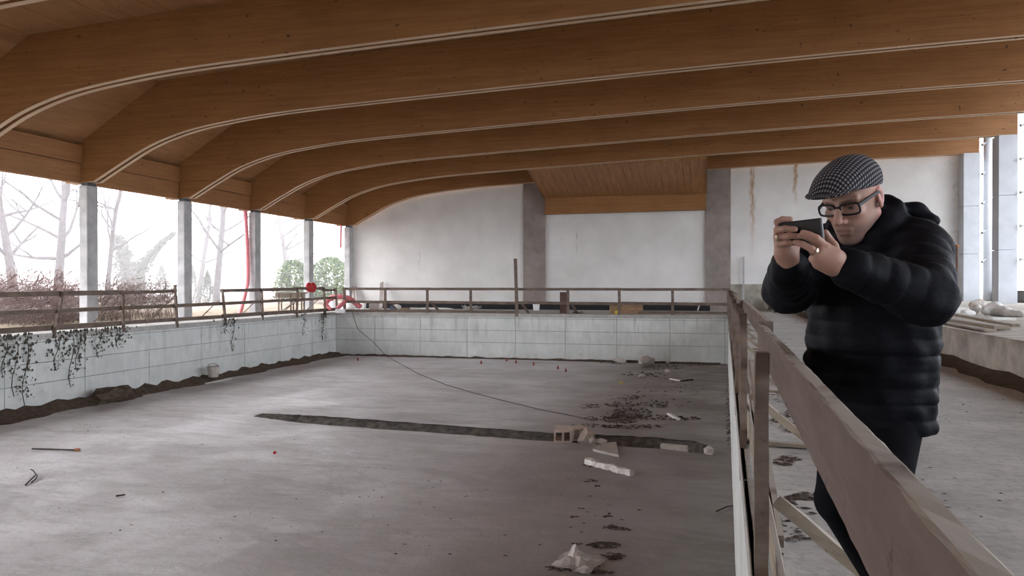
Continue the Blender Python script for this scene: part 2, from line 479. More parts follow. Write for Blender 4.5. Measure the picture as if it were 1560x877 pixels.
# pool floor with the broken-open drain trench
near_px = [(385, 634), (420, 639), (450, 643), (520, 649), (600, 655), (700, 662), (780, 668), (870, 674), (940, 679), (1000, 683), (1060, 690), (1086, 690)]
far_px = [(400, 629.5), (430, 631), (470, 632.5), (530, 636), (600, 642), (700, 649), (790, 656), (870, 661), (940, 663), (1000, 666), (1060, 672), (1084, 680)]
near = [G(x, y, ZP) for x, y in near_px]; far = [G(x, y, ZP) for x, y in far_px]
def jag(pts, amp, n):
    o = []
    for a, b in zip(pts, pts[1:]):
        for i in range(n):
            p = a.lerp(b, i / n)
            if i: p = p + Vector((0, rng.uniform(-amp, amp), 0))
            o.append(p)
    return o + [pts[-1]]
near = jag(near, .035, 5); far = jag(far, .06, 5)
mb = MB()
XL0, XR0 = PXL - .3, 1.3
t0, t1 = near[0], near[-1]
mb.add([(XL0, -.2, ZP), (XR0, -.2, ZP), (XR0, t1.y, ZP)] + [tuple(p) for p in reversed(near)] + [(XL0, t0.y, ZP)], [tuple(range(len(near) + 4))])
mb.add([(XL0, t0.y, ZP), tuple(t0)] + [tuple(p) for p in far] + [tuple(t1), (XR0, t1.y, ZP), (XR0, PYF + .3, ZP), (XL0, PYF + .3, ZP)], [tuple(range(len(far) + 6))])
floor = struct(mb.build('floor_pool', 'pool_floor', origin=(0, 0, ZP), tri=True))
MB().box(-19.2, PLX, -.5, YG + .3, -2.9, -2.45).build('light_leak_plug', 'dirt', floor)  # unseen block added under the pool to stop light leaking up through the trench
mb = MB()                                    # trench bed
n_t = 56
def along(pts, t):
    x = t * (len(pts) - 1); i = min(int(x), len(pts) - 2); return pts[i].lerp(pts[i + 1], x - i)
vs, fs = [], []
for i in range(n_t):
    t = i / (n_t - 1); a, b = along(near, t), along(far, t)
    if i == 0: b = a.copy()
    dp = min(1, 6 * t, 8 * (1 - t)) * .34
    for s_, z_ in ((-.25, .1), (-.03, 1.3), (.22, 1.3), (.45, .75), (.8, .32), (1.02, .015)):
        p = a + (b - a) * s_ + Vector((0, -.06 if s_ < 0 else .05 if s_ > 1 else 0, 0)); vs.append((p.x, p.y + (rng.uniform(-.03, .03) if 0 < s_ < 1 else 0), ZP - .004 - dp * z_ * rng.uniform(.75, 1.2)))
for i in range(n_t - 1):
    for j in range(5): fs.append((i * 6 + j, (i + 1) * 6 + j, (i + 1) * 6 + j + 1, i * 6 + j + 1))
mb.add(vs, fs); mb.build('drain_trench', 'trench_dirt', floor)

def panel_wall(name, p0, p1, axis, face, rows, step, start, sign):
    """formwork-marked pool wall: backing core plus one panel per formwork board field"""
    r = root_struct(name, ((p0[0] + p1[0]) / 2, (p0[1] + p1[1]) / 2, ZP))
    d = Vector((p1[0] - p0[0], p1[1] - p0[1], 0)); L = d.length; d.normalize(); nrm = Vector((-d.y, d.x, 0)) * sign
    def quad_prism(s0, s1, z0, z1, t0_, t1_, nm, bev=0.0):
        a = Vector((*p0, 0)) + d * s0; b = Vector((*p0, 0)) + d * s1
        poly = [a + nrm * t0_, b + nrm * t0_, b + nrm * t1_, a + nrm * t1_]
        return MB().prism_z([(q.x, q.y) for q in poly], z0, z1).build(nm, 'pool_wall' if nm == 'panel' else 'joint_concrete', r, bevel=bev)
    quad_prism(-.32, L + .32, ZP - .1, -.001, .024, .32, 'core')
    cuts = [0.0] + [s for s in np.arange(start, L, step)] + [L]
    for s0, s1 in zip(cuts, cuts[1:]):
        if s1 - s0 < .05: continue
        for z0, z1 in zip(rows, rows[1:]):
            quad_prism(s0 + .008, s1 - .008, z0 + .007, z1 - .007 if z1 < -.01 else 0, rng.uniform(-.004, .003), .026, 'panel', .003)
    return r
ROWS = [ZP, -1.25, -.73, -.21, 0.0]
panel_wall('wall_pool_left', (PXL, PYN), (PXL, PYF), 'y', 0, ROWS, 2.5, 2.5 - .1, 1)
panel_wall('wall_pool_far', (PXL, PYF), (edge_x(PYF), PYF), 'x', 0, ROWS, 2.16, 1.9, 1)
panel_wall('wall_pool_right', (edge_x(PYN), PYN), (edge_x(PYF), PYF), 'y', 0, ROWS, 2.5, 2.4, -1)
struct(MB().box(PXL - .3, edge_x(0) + .2, PYN - .3, PYN, ZP - .1, -.002).build('wall_pool_near', 'pool_wall'))
# decks
struct(MB().prism_z([(-19.2, YB), (PXL + .03, YB), (PXL + .03, PYF - .03), (-19.2, PYF - .03)], -.15, .0).build('floor_deck_left', 'deck'))
struct(MB().prism_z([(-19.2, PYF - .03), (PLX, PYF - .03), (PLX, YG + .3), (-19.2, YG + .3)], -.15, .0).build('floor_deck_far', 'deck'))
struct(MB().prism_z([(edge_x(YB), YB), (PLX + .1, YB), (PLX + .1, PYF - .03), (edge_x(PYF) - .02, PYF - .03)], -.15, .0).build('floor_deck_right', 'deck'))
struct(MB().prism_z([(PXL + .03, YB), (edge_x(YB), YB), (edge_x(PYN), PYN), (PXL + .03, PYN)], -.15, .0).build('floor_deck_near', 'deck'))
struct(MB().box(PLX, 12.6, YB, YG + .3, -.15, .53).build('floor_platform', 'platform_concrete', bevel=.015))
# skirt of dirt at the platform foot
mb = MB(); vs, fs = [], []
for i in range(61):
    y = 2 + i * .6; w = rng.uniform(.30, .48); h = rng.uniform(.05, .09)
    vs += [(PLX - w, y, .004), (PLX - w * .45, y, h * .45), (PLX - .004, y, h * 1.2)]
for i in range(60):
    for j in range(2): fs.append((i * 3 + j, (i + 1) * 3 + j, (i + 1) * 3 + j + 1, i * 3 + j + 1))
tag(mb.add(vs, fs).build('dirt_bank', 'dirt', smooth=True), 'brown dirt swept along the foot of the raised platform', 'dirt', kind='stuff')

# roof profile
SOF = [(-19.0, 4.31), (-18.0, 4.35), (-17, 4.88), (-16, 5.36), (-14.8, 5.72), (-13.5, 5.93), (-11.7, 6.11), (-9, 6.25), (-5, 6.42), (-1, 6.58), (3, 6.72), (7, 6.83), (XR + .05, 6.90)]
TOP = [(-19.0, 5.24), (-15.7, 7.20), (-9.66, 7.56), (-1, 7.95), (12.6, 8.45)]
def interp(tab, x):
    xs, zs = zip(*tab); return float(np.interp(x, xs, zs))
def smooth_prof(tab, n):                       # Catmull-Rom through the profile
    out = []
    for i in range(len(tab) - 1):
        p0 = tab[max(i - 1, 0)]; p1 = tab[i]; p2 = tab[i + 1]; p3 = tab[min(i + 2, len(tab) - 1)]
        for k in range(n):
            t = k / n
            m1 = (p2[1] - p0[1]) / (p2[0] - p0[0]); m2 = (p3[1] - p1[1]) / (p3[0] - p1[0]); h = p2[0] - p1[0]
            z = (2*t**3-3*t*t+1)*p1[1] + (t**3-2*t*t+t)*h*m1 + (-2*t**3+3*t*t)*p2[1] + (t**3-t*t)*h*m2
            out.append((p1[0] + h * t, z))
    return out + [tab[-1]]
SOFS = [SOF[0]] + smooth_prof(SOF[1:], 5)
ceiling = root_struct('ceiling', (0, 0, 7))
poly = [(-19.9, 4.75)] + TOP + [(12.6, 8.65), (-1, 8.15), (-9.66, 7.76), (-15.8, 7.40), (-19.9, 4.95)]
MB().prism_y([(x, z + .03) for x, z in poly], YB - .3, YG + .4).build('roof_deck', 'ceiling_panel', ceiling)
# ceiling panels between the beams (steep eave part in every bay, flat part where it is seen)
lines = [BY[0] - 4.5] + BY
def ceil_panels(y0, y1, x0, x1, n):
    for i in range(n):
        a, b = x0 + (x1 - x0) * i / n, x0 + (x1 - x0) * (i + 1) / n
        za, zb = interp(TOP, a), interp(TOP, b); g = .006
        poly = [(a + g, za + g * .4 - .012), (b - g, zb - g * .4 - .012), (b - g, zb + .05), (a + g, za + .05)]
        MB().prism_y(poly, y0, y1).build('ceiling_panel', 'ceiling_panel', ceiling)
for k in range(len(lines) - 1):
    y0, y1 = lines[k] + .2, lines[k + 1] - .2
    ceil_panels(y0, y1, -18.9, -15.7, 5)
    if k < 2: ceil_panels(y0, y1, -15.7, -1.0, 12)
bl = ['nearest curved twin glulam beam, crossing only the top left corner',
      'second nearest curved twin glulam beam, its foot cut by the left edge',
      'curved twin glulam beam landing on the leftmost visible grey column',
      'curved twin glulam beam landing on the second grey column from the left',
      'curved twin glulam beam landing on the column beside the hanging red hose',
      'curved twin glulam beam carrying the slanted wooden soffit at its underside',
      'curved glulam edge beam lying on top of the far white wall']
for k, y in enumerate(BY):
    r = thing('roof_beam', bl[k], 'roof beam', (COLX, y, 4.3), 'curved glulam roof beams')
    for s in (-1, 1):
        y0, y1 = (y - .19, y - .06) if s < 0 else (y + .06, y + .19)
        lowp = [(x, z + .008) for x, z in SOFS]; topx = [p for p in TOP if p[0] < XR] + [(XR + .05, interp(TOP, XR + .05))]
        MB().prism_y(lowp + [(x, z + .025) for x, z in reversed(topx)], y0, y1).build('beam_half', 'glulam', r, tri=True)
        lam = MB(); vs, fs = [], []
        for x, z in SOFS: vs += [(x, y0, z), (x, y1, z), (x, y1, z + .007), (x, y0, z + .007)]
        for i in range(len(SOFS) - 1):
            for j in range(4): fs.append((i * 4 + j, i * 4 + (j + 1) % 4, i * 4 + 4 + (j + 1) % 4, i * 4 + 4 + j))
        fs += [(3, 2, 1, 0), tuple((len(SOFS) - 1) * 4 + j for j in range(4))]
        lam.add(vs, fs).build('bottom_lamella', 'soffit_strip', r)
    MB().prism_y([(x, z + .16) for x, z in SOFS[8:]] + [(XR, 7.2), (-16, 6.2)], y - .055, y + .055).build('filler_strip', 'glulam', r, tri=True)
# eave beams between columns
allY = [BY[0] - 4.5 * k for k in (4, 3, 2, 1)] + BY
for k in range(len(allY) - 1):
    y0, y1 = allY[k] + .2, allY[k + 1] - .2
    lab = {5: 'wooden eave beam left of the leftmost visible column',
           6: 'wooden eave beam between the first and second visible columns', 7: 'wooden eave beam over the gap where the long red hose hangs',
           8: 'wooden eave beam between the third and fourth visible columns', 9: 'wooden eave beam over the gap beside the far white wall'}.get(k)
    r = thing('eave_beam', lab or 'wooden eave beam beyond the left picture edge', 'eave beam', (COLX, y0, 4.3), 'eave beams')
    MB().box(-18.66, -18.44, y0, y1, 4.31, 4.90).build('lower_beam', 'glulam_edge', r)
    MB().box(-18.60, -18.38, y0, y1, 4.915, 5.45).build('upper_beam', 'glulam_edge', r)

# garden-side columns
cl = {6: 'leftmost visible grey concrete column, tall and near', 7: 'second grey concrete column from the left by the open garden',
      8: 'third grey column, with the long red hose hanging beside it', 9: 'fourth grey column, behind the red bundle on the rail'}
def garden_col(y, label):
    r = thing('concrete_column', label, 'column', (COLX, y, 0), 'garden side columns')
    MB().box(-18.50, -18.19, y - .22, y + .22, 0, 4.24).build('shaft', 'column_concrete', r, bevel=.02)
    MB().box(-18.46, -18.22, y - .16, y + .16, 4.24, 4.335).build('bearing_plate', 'dark_steel', r)
for k, y in enumerate(allY[:10]):
    if k < 3: continue
    garden_col(y, cl.get(k, 'grey concrete column on the garden side beyond the left picture edge'))
garden_col(YG - .3, 'grey concrete column standing against the left end of the far wall')

# far gable wall
wall = root_struct('wall_back', (0, YG, 0))
prof = [(x, z) for x, z in SOFS if -18.4 < x < XR]
prof = [(-18.46, interp(SOF, -18.46))] + prof + [(XR, 6.9)]
MB().prism_y([(-18.46, -.1), (XR, -.1)] + [(x, z + .1) for x, z in reversed(prof)], YG, YG + .3).build('plaster_wall', 'plaster', wall, tri=True)
pier = [(atY(797, YG - .1), atY(831, YG - .1)), (atY(1075, YG - .1), atY(1113, YG - .1))]
for a, b in pier:
    MB().box(a, b, YG - .14, YG + .01, .0, interp(SOF, (a + b) / 2) + .02).build('pilaster', 'pier_concrete', wall, bevel=.01)
MB().box(pier[1][1], XR - .6, YG - .05, YG + .01, 0, 1.26).build('dado', 'dado_concrete', wall)
struct(MB().box(-18.3, pier[1][0] + .2, YG - .17, YG - .005, 0, .34).build('baseboard_back', 'bitumen'))
# slanted wooden soffit volume between the pilasters
sx0, sx1 = pier[0][1] + .05, pier[1][0] + .02
sof = thing('wooden_soffit', 'slanted wooden soffit boxed in between the two grey wall piers', 'soffit', ((sx0 + sx1) / 2, 36, 3.5))
ya, yb = BY[5] + .2, YG - .47
za0, zb0 = interp(SOF, -4) + .02, ZY(950, 300, YG)
nb = 24
for i in range(nb):
    a = sx0 + (sx1 - sx0) * i / nb; b = sx0 + (sx1 - sx0) * (i + 1) / nb; j = rng.uniform(-.008, .008)
    dz = .04 * (a - sx0) / 3
    MB().add([(a + .006, ya, za0 - .10 + dz + j), (b - .006, ya, za0 - .10 + dz + j), (b - .006, yb, zb0 + j), (a + .006, yb, zb0 + j),
              (a + .006, ya, za0 + .3), (b - .006, ya, za0 + .3), (b - .006, yb, zb0 + .1), (a + .006, yb, zb0 + .1)],
             [(0, 3, 2, 1), (4, 5, 6, 7), (0, 1, 5, 4), (1, 2, 6, 5), (2, 3, 7, 6), (3, 0, 4, 7)]).build('board', 'soffit_board', sof)
zl0, zl1 = ZY(832, 327, YG - .2), ZY(1075, 320, YG - .2)
MB().add([(sx0, yb - .02, zl0), (sx1, yb - .02, zl1), (sx1, YG - .15, zl1), (sx0, YG - .15, zl0), (sx0, yb - .02, zb0 + .06), (sx1, yb - .02, zb0 + .06), (sx1, YG - .15, zb0 + .06), (sx0, YG - .15, zb0 + .06)],
         [(0, 3, 2, 1), (4, 5, 6, 7), (0, 1, 5, 4), (1, 2, 6, 5), (2, 3, 7, 6), (3, 0, 4, 7)]).build('edge_beam', 'glulam', sof)
for x in (sx0 - .05, sx1 + .01):
    MB().add([(x, ya, za0 - .1), (x, yb, zb0), (x, yb, 6.6), (x, ya, 6.6), (x + .04, ya, za0 - .1), (x + .04, yb, zb0), (x + .04, yb, 6.6), (x + .04, ya, 6.6)],
             [(0, 1, 2, 3), (7, 6, 5, 4), (0, 4, 5, 1), (1, 5, 6, 2), (2, 6, 7, 3), (3, 7, 4, 0)]).build('cheek', 'glulam', sof)
# wall behind the viewpoint
struct(MB().box(-19.2, 12.6, YB - .3, YB, -.1, 8.6).build('wall_front', 'plaster'))

# glazed side
for k, y in enumerate([-7.0 + 4.5 * j for j in range(0)] + [BY[0] - 9, BY[0] - 4.5] + BY):
    vis = {7: 'tall white column on the glazed side, right of the vine', 8: 'white corner column where the far wall meets the glazed side'}
    yy = y if k < 8 else YG - .36
    r = thing('white_column', vis.get(k, 'tall white column on the glazed side beyond the right edge'), 'column', (XR - .32, yy, .53), 'glazed side columns')
    z1 = 6.88
    for z0, zz in ((.53, 2.55), (2.56, 4.6), (4.61, z1)):
        MB().box(XR - .64, XR, yy - .36, yy + .36, z0, zz).build('shaft_section', 'pale_column', r, bevel=.006)
win = root_struct('window_1', (12.1, 20, .53))
rows = [1.05 + 1.25 * i for i in range(7)]
ys = [YB + 2.35 * i for i in range(21)]
for i in range(20):
    for z0, z1 in zip(rows, rows[1:] + [8.35]):
        if z1 - z0 < .1: continue
        MB().box(12.095, 12.105, ys[i] + .008, ys[i + 1] - .008, z0 + .008, z1 - .008).build('pane', 'glass', win)
struct(MB().box(11.9, 12.4, YB, YG + .3, .53, 1.0).build('trim_1', 'dark_sill'))
r = thing('pipe_post', 'round white steel pipe post between the two white columns', 'post', (11.63, YG - .35, .53))
MB().tube([(11.63, YG - .35, .53), (11.63, YG - .35, 8.2)], .17, 20).build('shaft', 'white_pipe', r, smooth=True)
def bracket(a, b, parent):
    a, b = Vector(a), Vector(b); t = (b - a).normalized()
    MB().tube([a, b], .028, 6).tube([a, a + t * .07], .06, 8).build('glass_bracket', 'steel', parent)
for z in rows[1:]:
    if z > 7.6: continue
    bracket((XR + .06, YG - .75, z - .1), (11.55, YG - .45, z + .05), r)
    for k in (2, 3, 4, 5):
        bracket((XR + .02, BY[k] - .45, z - .12), (12.09, BY[k] - .9, z + .05), win)

# ------------------------------------------------------------------ garden outside
mb = MB(); vs, fs = [], []
gx = [-19.2, -21, -23, -26, -30, -36, -45, -60, -90]; gy = [-30 + 6 * i for i in range(26)]
for x in gx:
    for y in gy:
        vs.append((x, y, -.06 + (rng.uniform(-.05, .12) if x < -20 else 0) - (0 if x > -30 else .012 * (-30 - x))))
for i in range(len(gx) - 1):
    for j in range(len(gy) - 1): fs.append((i * len(gy) + j, i * len(gy) + j + 1, (i + 1) * len(gy) + j + 1, (i + 1) * len(gy) + j))
struct(mb.add(vs, fs).build('floor_garden', 'garden_soil', smooth=True))
struct(MB().box(12.6, 60, -30, 120, -.3, -.1).build('floor_yard', 'garden_soil'))

def limb(mb, p, d, L, r, depth, rg, n=5, bend=.25, spread=.7, kids=(2, 4)):
    pts, rs = [p.copy()], [r]; q = p.copy(); dd = d.copy(); seg = 5
    for i in range(seg):
        dd = (dd + Vector((rg.uniform(-bend, bend), rg.uniform(-bend, bend), rg.uniform(-bend, bend) * .6 + .04))).normalized()
        q = q + dd * (L / seg); pts.append(q.copy()); rs.append(r * (1 - .65 * (i + 1) / seg))
    mb.tube(pts, rs, n, cap=False)
    if depth == 0: return
    for _ in range(rg.randint(*kids)):
        i = rg.randint(2, seg); base = pts[i]
        t = (pts[i] - pts[i - 1]).normalized()
        a = Vector((rg.uniform(-1, 1), rg.uniform(-1, 1), rg.uniform(-.2, .8))).normalized()
        limb(mb, base, (t * (1 - spread) + a * spread).normalized(), L * rg.uniform(.45, .7), rs[i] * .75, depth - 1, rg, max(3, n - 1), bend, spread, kids)
def ground_pt(px, d): 
    p = C(px, HOR, d); p.z = -.1; return p
def bare_tree(px, d, h, r, seed, label, lean=(0, 0, 1), stub=False):
    rg = random.Random(seed); p = ground_pt(px, d); p.z = -.4
    t = thing('bare_tree', label, 'tree', (p.x, p.y, -.1), 'bare trees in the fog')
    pts, rs = [], []; q = p.copy(); dd = Vector(lean).normalized()
    for i in range(9):
        pts.append(q.copy()); rs.append(r * (1 - .5 * i / 8)); q = q + dd * (h / 8); dd = (dd + Vector((rg.uniform(-.07, .07), rg.uniform(-.07, .07), .03))).normalized()
    MB().tube(pts, rs, 8).build('trunk', 'bark', t, smooth=True)
    mb = MB()
    for i in range(3, 9):
        for _ in range(2 if i < 8 else 3):
            a = Vector((rg.uniform(-1, 1), rg.uniform(-1, 1), rg.uniform(.1, .9))).normalized()
            limb(mb, pts[i], a, h * rg.uniform(.28, .5), rs[i] * .55, 2, rg, 5, .22, .65, (2, 3))
    mb.build('branches', 'bark', t, smooth=True)
    return t, pts, rs
bare_tree(26, 38, 8.0, .24, 3, 'forked bare tree at the far left, seen through fog', RT * -.12 + UP)
bare_tree(88, 41, 8.0, .26, 11, 'straight bare tree just left of the nearest grey column', UP + RT * .03)
bare_tree(160, 44, 9.5, .16, 15, 'bare tree behind the nearest column, long branch reaching right', RT * .10 + UP)
bare_tree(330, 50, 10, .24, 23, 'tall faint bare tree between the second and third columns', UP)
bare_tree(300, 56, 8.5, .2, 29, 'faint bare tree right beside the second column', UP + RT * .15)
bare_tree(440, 60, 8.5, .25, 31, 'very faint bare tree left of the fourth column', UP)
# ivy-clad broken trunks
def ivy_trunk(px, d, pts_px, label, seed):
    rg = random.Random(seed)
    pts = [C(x, y, d) for x, y, _ in pts_px]; pts[0].z = -.4
    t = thing('ivy_trunk', label, 'tree', (pts[0].x, pts[0].y, -.1), 'ivy clad trunks')
    MB().tube(pts, [q * d / F_PX * .5 for _, _, q in pts_px], 9).build('trunk', 'bark', t, smooth=True)
    vs, fs = [], []
    for a, b, ra, rb in zip(pts, pts[1:], pts_px, pts_px[1:]):
        for i in range(420):
            s = rg.random(); r_ = (ra[2] + (rb[2] - ra[2]) * s) * d / F_PX * rg.uniform(.55, 1.1)
            ang = rg.uniform(0, 6.28); c = a.lerp(b, s) + Vector((math.cos(ang) * r_, math.sin(ang) * r_, rg.uniform(-.1, .1)))
            w = rg.uniform(.05, .13); k = len(vs)
            u = Vector((rg.uniform(-1, 1), rg.uniform(-1, 1), rg.uniform(-1, 1))).normalized() * w; v = u.orthogonal().normalized() * w * .8
            vs += [c - u, c + v, c + u, c - v]; fs.append((k, k + 1, k + 2, k + 3))
    o = MB().add(vs, fs).build('ivy', 'ivy_green', t); o['kind'] = 'stuff'
ivy_trunk(198, 50, [(196, 470, 26), (196, 420, 20), (186, 385, 14), (178, 358, 8)], 'leaning ivy-covered broken trunk between first and second columns', 5)
ivy_trunk(225, 52, [(212, 470, 22), (214, 412, 14), (232, 384, 7), (252, 365, 3), (266, 355, 2)], 'ivy-covered trunk slanting up right towards the second column', 6)

def leaf_bush(name, px, d, w, h, n, mat, label, cat, seed, cone=False, leaf=.09, group=None):
    rg = random.Random(seed); p = ground_pt(px, d)
    t = thing(name, label, cat, p, group)
    st = MB()
    for i in range(7):
        a = rg.uniform(0, 6.28); st.tube([p + Vector((0, 0, -.1)), p + Vector((math.cos(a) * w * .15, math.sin(a) * w * .15, h * .4)), p + Vector((math.cos(a) * w * .3 * (0.2 if cone else 1), math.sin(a) * w * .3 * (0.2 if cone else 1), h * .85))], [.04, .03, .01], 5)
    st.build('stems', 'bark', t)
    vs, fs = [], []
    for i in range(n):
        if cone:
            s = rg.random() ** .7; r_ = w * .5 * (1 - s) * math.sqrt(rg.random()); z = .1 + s * h
        else:
            z = rg.uniform(.12, 1) * h; s = z / h; r_ = w * .5 * math.sqrt(max(.02, 1 - (2 * s - .9) ** 2 * .8)) * rg.uniform(.55, 1.05) * (1 + .18 * math.sin(i % 7))
        a = rg.uniform(0, 6.28); c = p + Vector((r_ * math.cos(a), r_ * math.sin(a), z)); l = leaf * rg.uniform(.7, 1.5)
        u = Vector((rg.uniform(-1, 1), rg.uniform(-1, 1), rg.uniform(-.4, 1))).normalized() * l; v = u.cross(Vector((rg.uniform(-1, 1), rg.uniform(-1, 1), rg.uniform(-1, 1)))).normalized() * l * .4
        k = len(vs); vs += [c - u, c + v, c + u, c - v]; fs.append((k, k + 1, k + 2, k + 3))
    o = MB().add(vs, fs).build('foliage', mat, t); o['kind'] = 'stuff'
leaf_bush('laurel_bush', 447, 50, 2.3, 2.9, 3600, 'leaf_green', 'green leafy bush left of the fourth column', 'bush', 1, leaf=.10, group='green garden bushes')
leaf_bush('laurel_bush', 504, 53, 2.9, 3.2, 4600, 'leaf_green', 'green leafy bush between the fourth column and the far wall', 'bush', 2, leaf=.10, group='green garden bushes')
leaf_bush('young_conifer', 316, 52, 1.9, 2.2, 2200, 'conifer_green', 'small conifer between second and third columns, in fog', 'conifer', 3, True, .07, 'small garden conifers')
leaf_bush('young_conifer', 246, 56, 2.3, 2.8, 2200, 'conifer_green', 'small conifer just left of the second column, in fog', 'conifer', 4, True, .07, 'small garden conifers')
leaf_bush('young_conifer', 293, 58, 2.2, 2.7, 1800, 'conifer_green', 'faint conifer half hidden behind the second column', 'conifer', 8, True, .07, 'small garden conifers')

def thicket(name, n, area, h, mat, label, seed, lean=.35):
    rg = random.Random(seed); vs, fs = [], []
    for i in range(n):
        px, d = rg.uniform(*area[0]), rg.uniform(*area[1]); p = ground_pt(px, d); p.z = -.1
        if p.x > -19.9: continue
        L = h * rg.uniform(.45, 1.15) * (1 - .25 * rg.random()); w = rg.uniform(.004, .009)
        q = p.copy(); dd = Vector((rg.uniform(-lean, lean), rg.uniform(-lean, lean), 1)).normalized(); sd = RT * w; pr = None
        for s in range(4):
            k = len(vs); f = 1 - s / 3.4; sd2 = (sd if i % 2 else FW * w) * f
            vs += [q - sd2, q + sd2]
            if s: fs.append((k - 2, k - 1, k + 1, k))
            dd = (dd + Vector((rg.uniform(-.35, .35), rg.uniform(-.35, .35), rg.uniform(-.35, .15)))).normalized(); q = q + dd * L / 3
            if s in (1, 2):
                for _ in range(3):
                    tw = Vector((rg.uniform(-1, 1), rg.uniform(-1, 1), rg.uniform(-.1, .9))).normalized() * L * rg.uniform(.15, .35); kk = len(vs)
                    vs += [q, q + RT * w * 1.1, q + tw]; fs.append((kk, kk + 1, kk + 2))
                    c = q + tw; kk = len(vs); e = .012
                    vs += [c, c + Vector((rg.uniform(-e, e), rg.uniform(-e, e), e)) * 1.6, c + Vector((e, rg.uniform(-e, e), rg.uniform(-e, e))) * 1.6]; fs.append((kk, kk + 1, kk + 2))
    return tag(MB().add(vs, fs).build(name, mat), label, 'thicket', kind='stuff')
thicket('bramble_thicket', 2800, ((-90, 112), (24.5, 31)), 1.75, 'twig_red', 'dense reddish bare bramble thicket left of the nearest column', 1)
thicket('bramble_thicket', 1600, ((110, 270), (27, 34)), 1.45, 'twig_pale', 'paler dry bramble thicket between first and second columns', 2)
thicket('dry_grass', 3500, ((-60, 340), (23.6, 28)), .45, 'twig_pale', 'low dry grass along the edge of the garden', 3, .8)
thicket('dry_hedge', 1400, ((395, 545), (57, 60)), 1.7, 'hedge_brown', 'brown dry hedge behind the two green bushes', 4, .3)


# morning fog standing over the garden
fm = bpy.data.materials.new('garden_fog'); fm.use_nodes = True; ft = fm.node_tree; ft.nodes.clear()
fo = ft.nodes.new('ShaderNodeOutputMaterial'); fv = ft.nodes.new('ShaderNodeVolumeScatter')
fv.inputs['Color'].default_value = (.97, .98, 1, 1); fv.inputs['Density'].default_value = .008; fv.inputs['Anisotropy'].default_value = .3
ft.links.new(fv.outputs[0], fo.inputs['Volume']); M['fog'] = fm
fog = tag(MB().box(-75, -20.2, -25, 100, -.6, 11).build('fog_bank', 'fog'), 'white morning fog hanging over the garden outside', 'fog', kind='stuff')
scene.cycles.volume_bounces = 2

# ------------------------------------------------------------------ fences round the pool
def board(mb, a, b, w, h, up=UP, seed=0, jit=.004, seg=6):
    return mb.bar(a, b, w, h, up, seg, jit, random.Random(seed))
fid = [0]
def bd(parent, name, a, b, w, h, mat='fence_wood', up=UP, jit=.004, seg=5):
    fid[0] += 1
    return board(MB(), a, b, w, h, up, fid[0], jit, seg).build(name, mat, parent)
FX = PXL - .06
fl1 = thing('board_fence', 'rough board fence on the left pool edge, leaning posts, first stretch', 'fence', (FX, 18, 0), 'makeshift wooden pool fences')
def lp(px, z, off=0.0): return Vector((FX + off, atX(px, FX), z))
for b, t, zt in ((76, 92, 1.06), (184, 184, 1.08), (266, 263.5, 1.24)):
    bd(fl1, 'post', lp(b, -.12, .09), lp(t, zt, .07), .09, .05)
bd(fl1, 'post', lp(-40, -.12, .09), lp(-36, 1.06, .07), .09, .05)
for b, t in ((60, 86), (168, 180), (254, 261)):
    bd(fl1, 'brace', lp(b, .02, -.75), lp(t, .78, -.02), .08, .03)
bd(fl1, 'top_rail', lp(-80, 1.0), lp(184, 1.02), .03, .13)
bd(fl1, 'top_rail', lp(180, 1.0, -.03), lp(266, 1.04, -.03), .03, .10)
bd(fl1, 'middle_rail', lp(-80, .56), lp(184, .57), .03, .11)
bd(fl1, 'middle_rail', lp(180, .56, -.03), lp(345, .58, -.03), .03, .11)
bd(fl1, 'toe_board', lp(-80, .13), lp(184, .13), .03, .14)
bd(fl1, 'toe_board', lp(180, .14, -.03), lp(338, .12, -.03), .03, .12)
fl2 = thing('board_fence', 'rough board fence on the left pool edge, far stretch by the hose', 'fence', (FX, 27, 0), 'makeshift wooden pool fences')
for b, t in ((340, 336), (397, 396), (449, 451), (493, 491), (511, 509)):
    bd(fl2, 'post', lp(b, -.10, .09), lp(t, 1.10, .07), .09, .05)
for b, t in ((325, 334), (385, 394), (440, 460), (481, 490)):
    bd(fl2, 'brace', lp(b, .02, -.6), lp(t, .7, -.02), .08, .03)
bd(fl2, 'top_rail', lp(336, 1.03), lp(452, 1.06), .03, .12)
bd(fl2, 'top_rail', lp(447, 1.08, .02), lp(494, 1.08, .02), .03, .11)
bd(fl2, 'top_rail', lp(490, 1.0), lp(512, 1.0), .03, .10)
bd(fl2, 'middle_rail', lp(338, .58), lp(452, .62), .03, .11)
bd(fl2, 'middle_rail', lp(447, .60, .02), lp(512, .66, .02), .03, .11)
bd(fl2, 'toe_board', lp(338, .14), lp(452, .14), .03, .14)
bd(fl2, 'toe_board', lp(447, .12, .02), lp(512, .12, .02), .03, .14)
FY = PYF + .06
ff = thing('board_fence', 'long rough board fence along the far edge of the pool', 'fence', (-8, FY, 0), 'makeshift wooden pool fences')
def fp(px, z, off=0.0): return Vector((atY(px, FY), FY + off, z))
for px, zt in ((526, 1.1), (588, 1.1), (652, 1.1), (718, 1.09), (866, 1.09), (944, 1.1), (1025, 1.1), (1110, 1.1)):
    bd(ff, 'post', fp(px, -.08, -.06), fp(px - .5, zt, -.06), .11, .05, up=(0, 1, 0))
bd(ff, 'tall_post', fp(788, -.12, -.05), fp(785.5, 2.35, -.05), .13, .09, up=(0, 1, 0))
for px in (592, 656, 793, 869): bd(ff, 'brace', fp(px + 8, 0.0, .55), fp(px, .5, 0), .10, .03, up=(0, 1, 0))
xs_ = [522, 655, 790, 947, 1113]
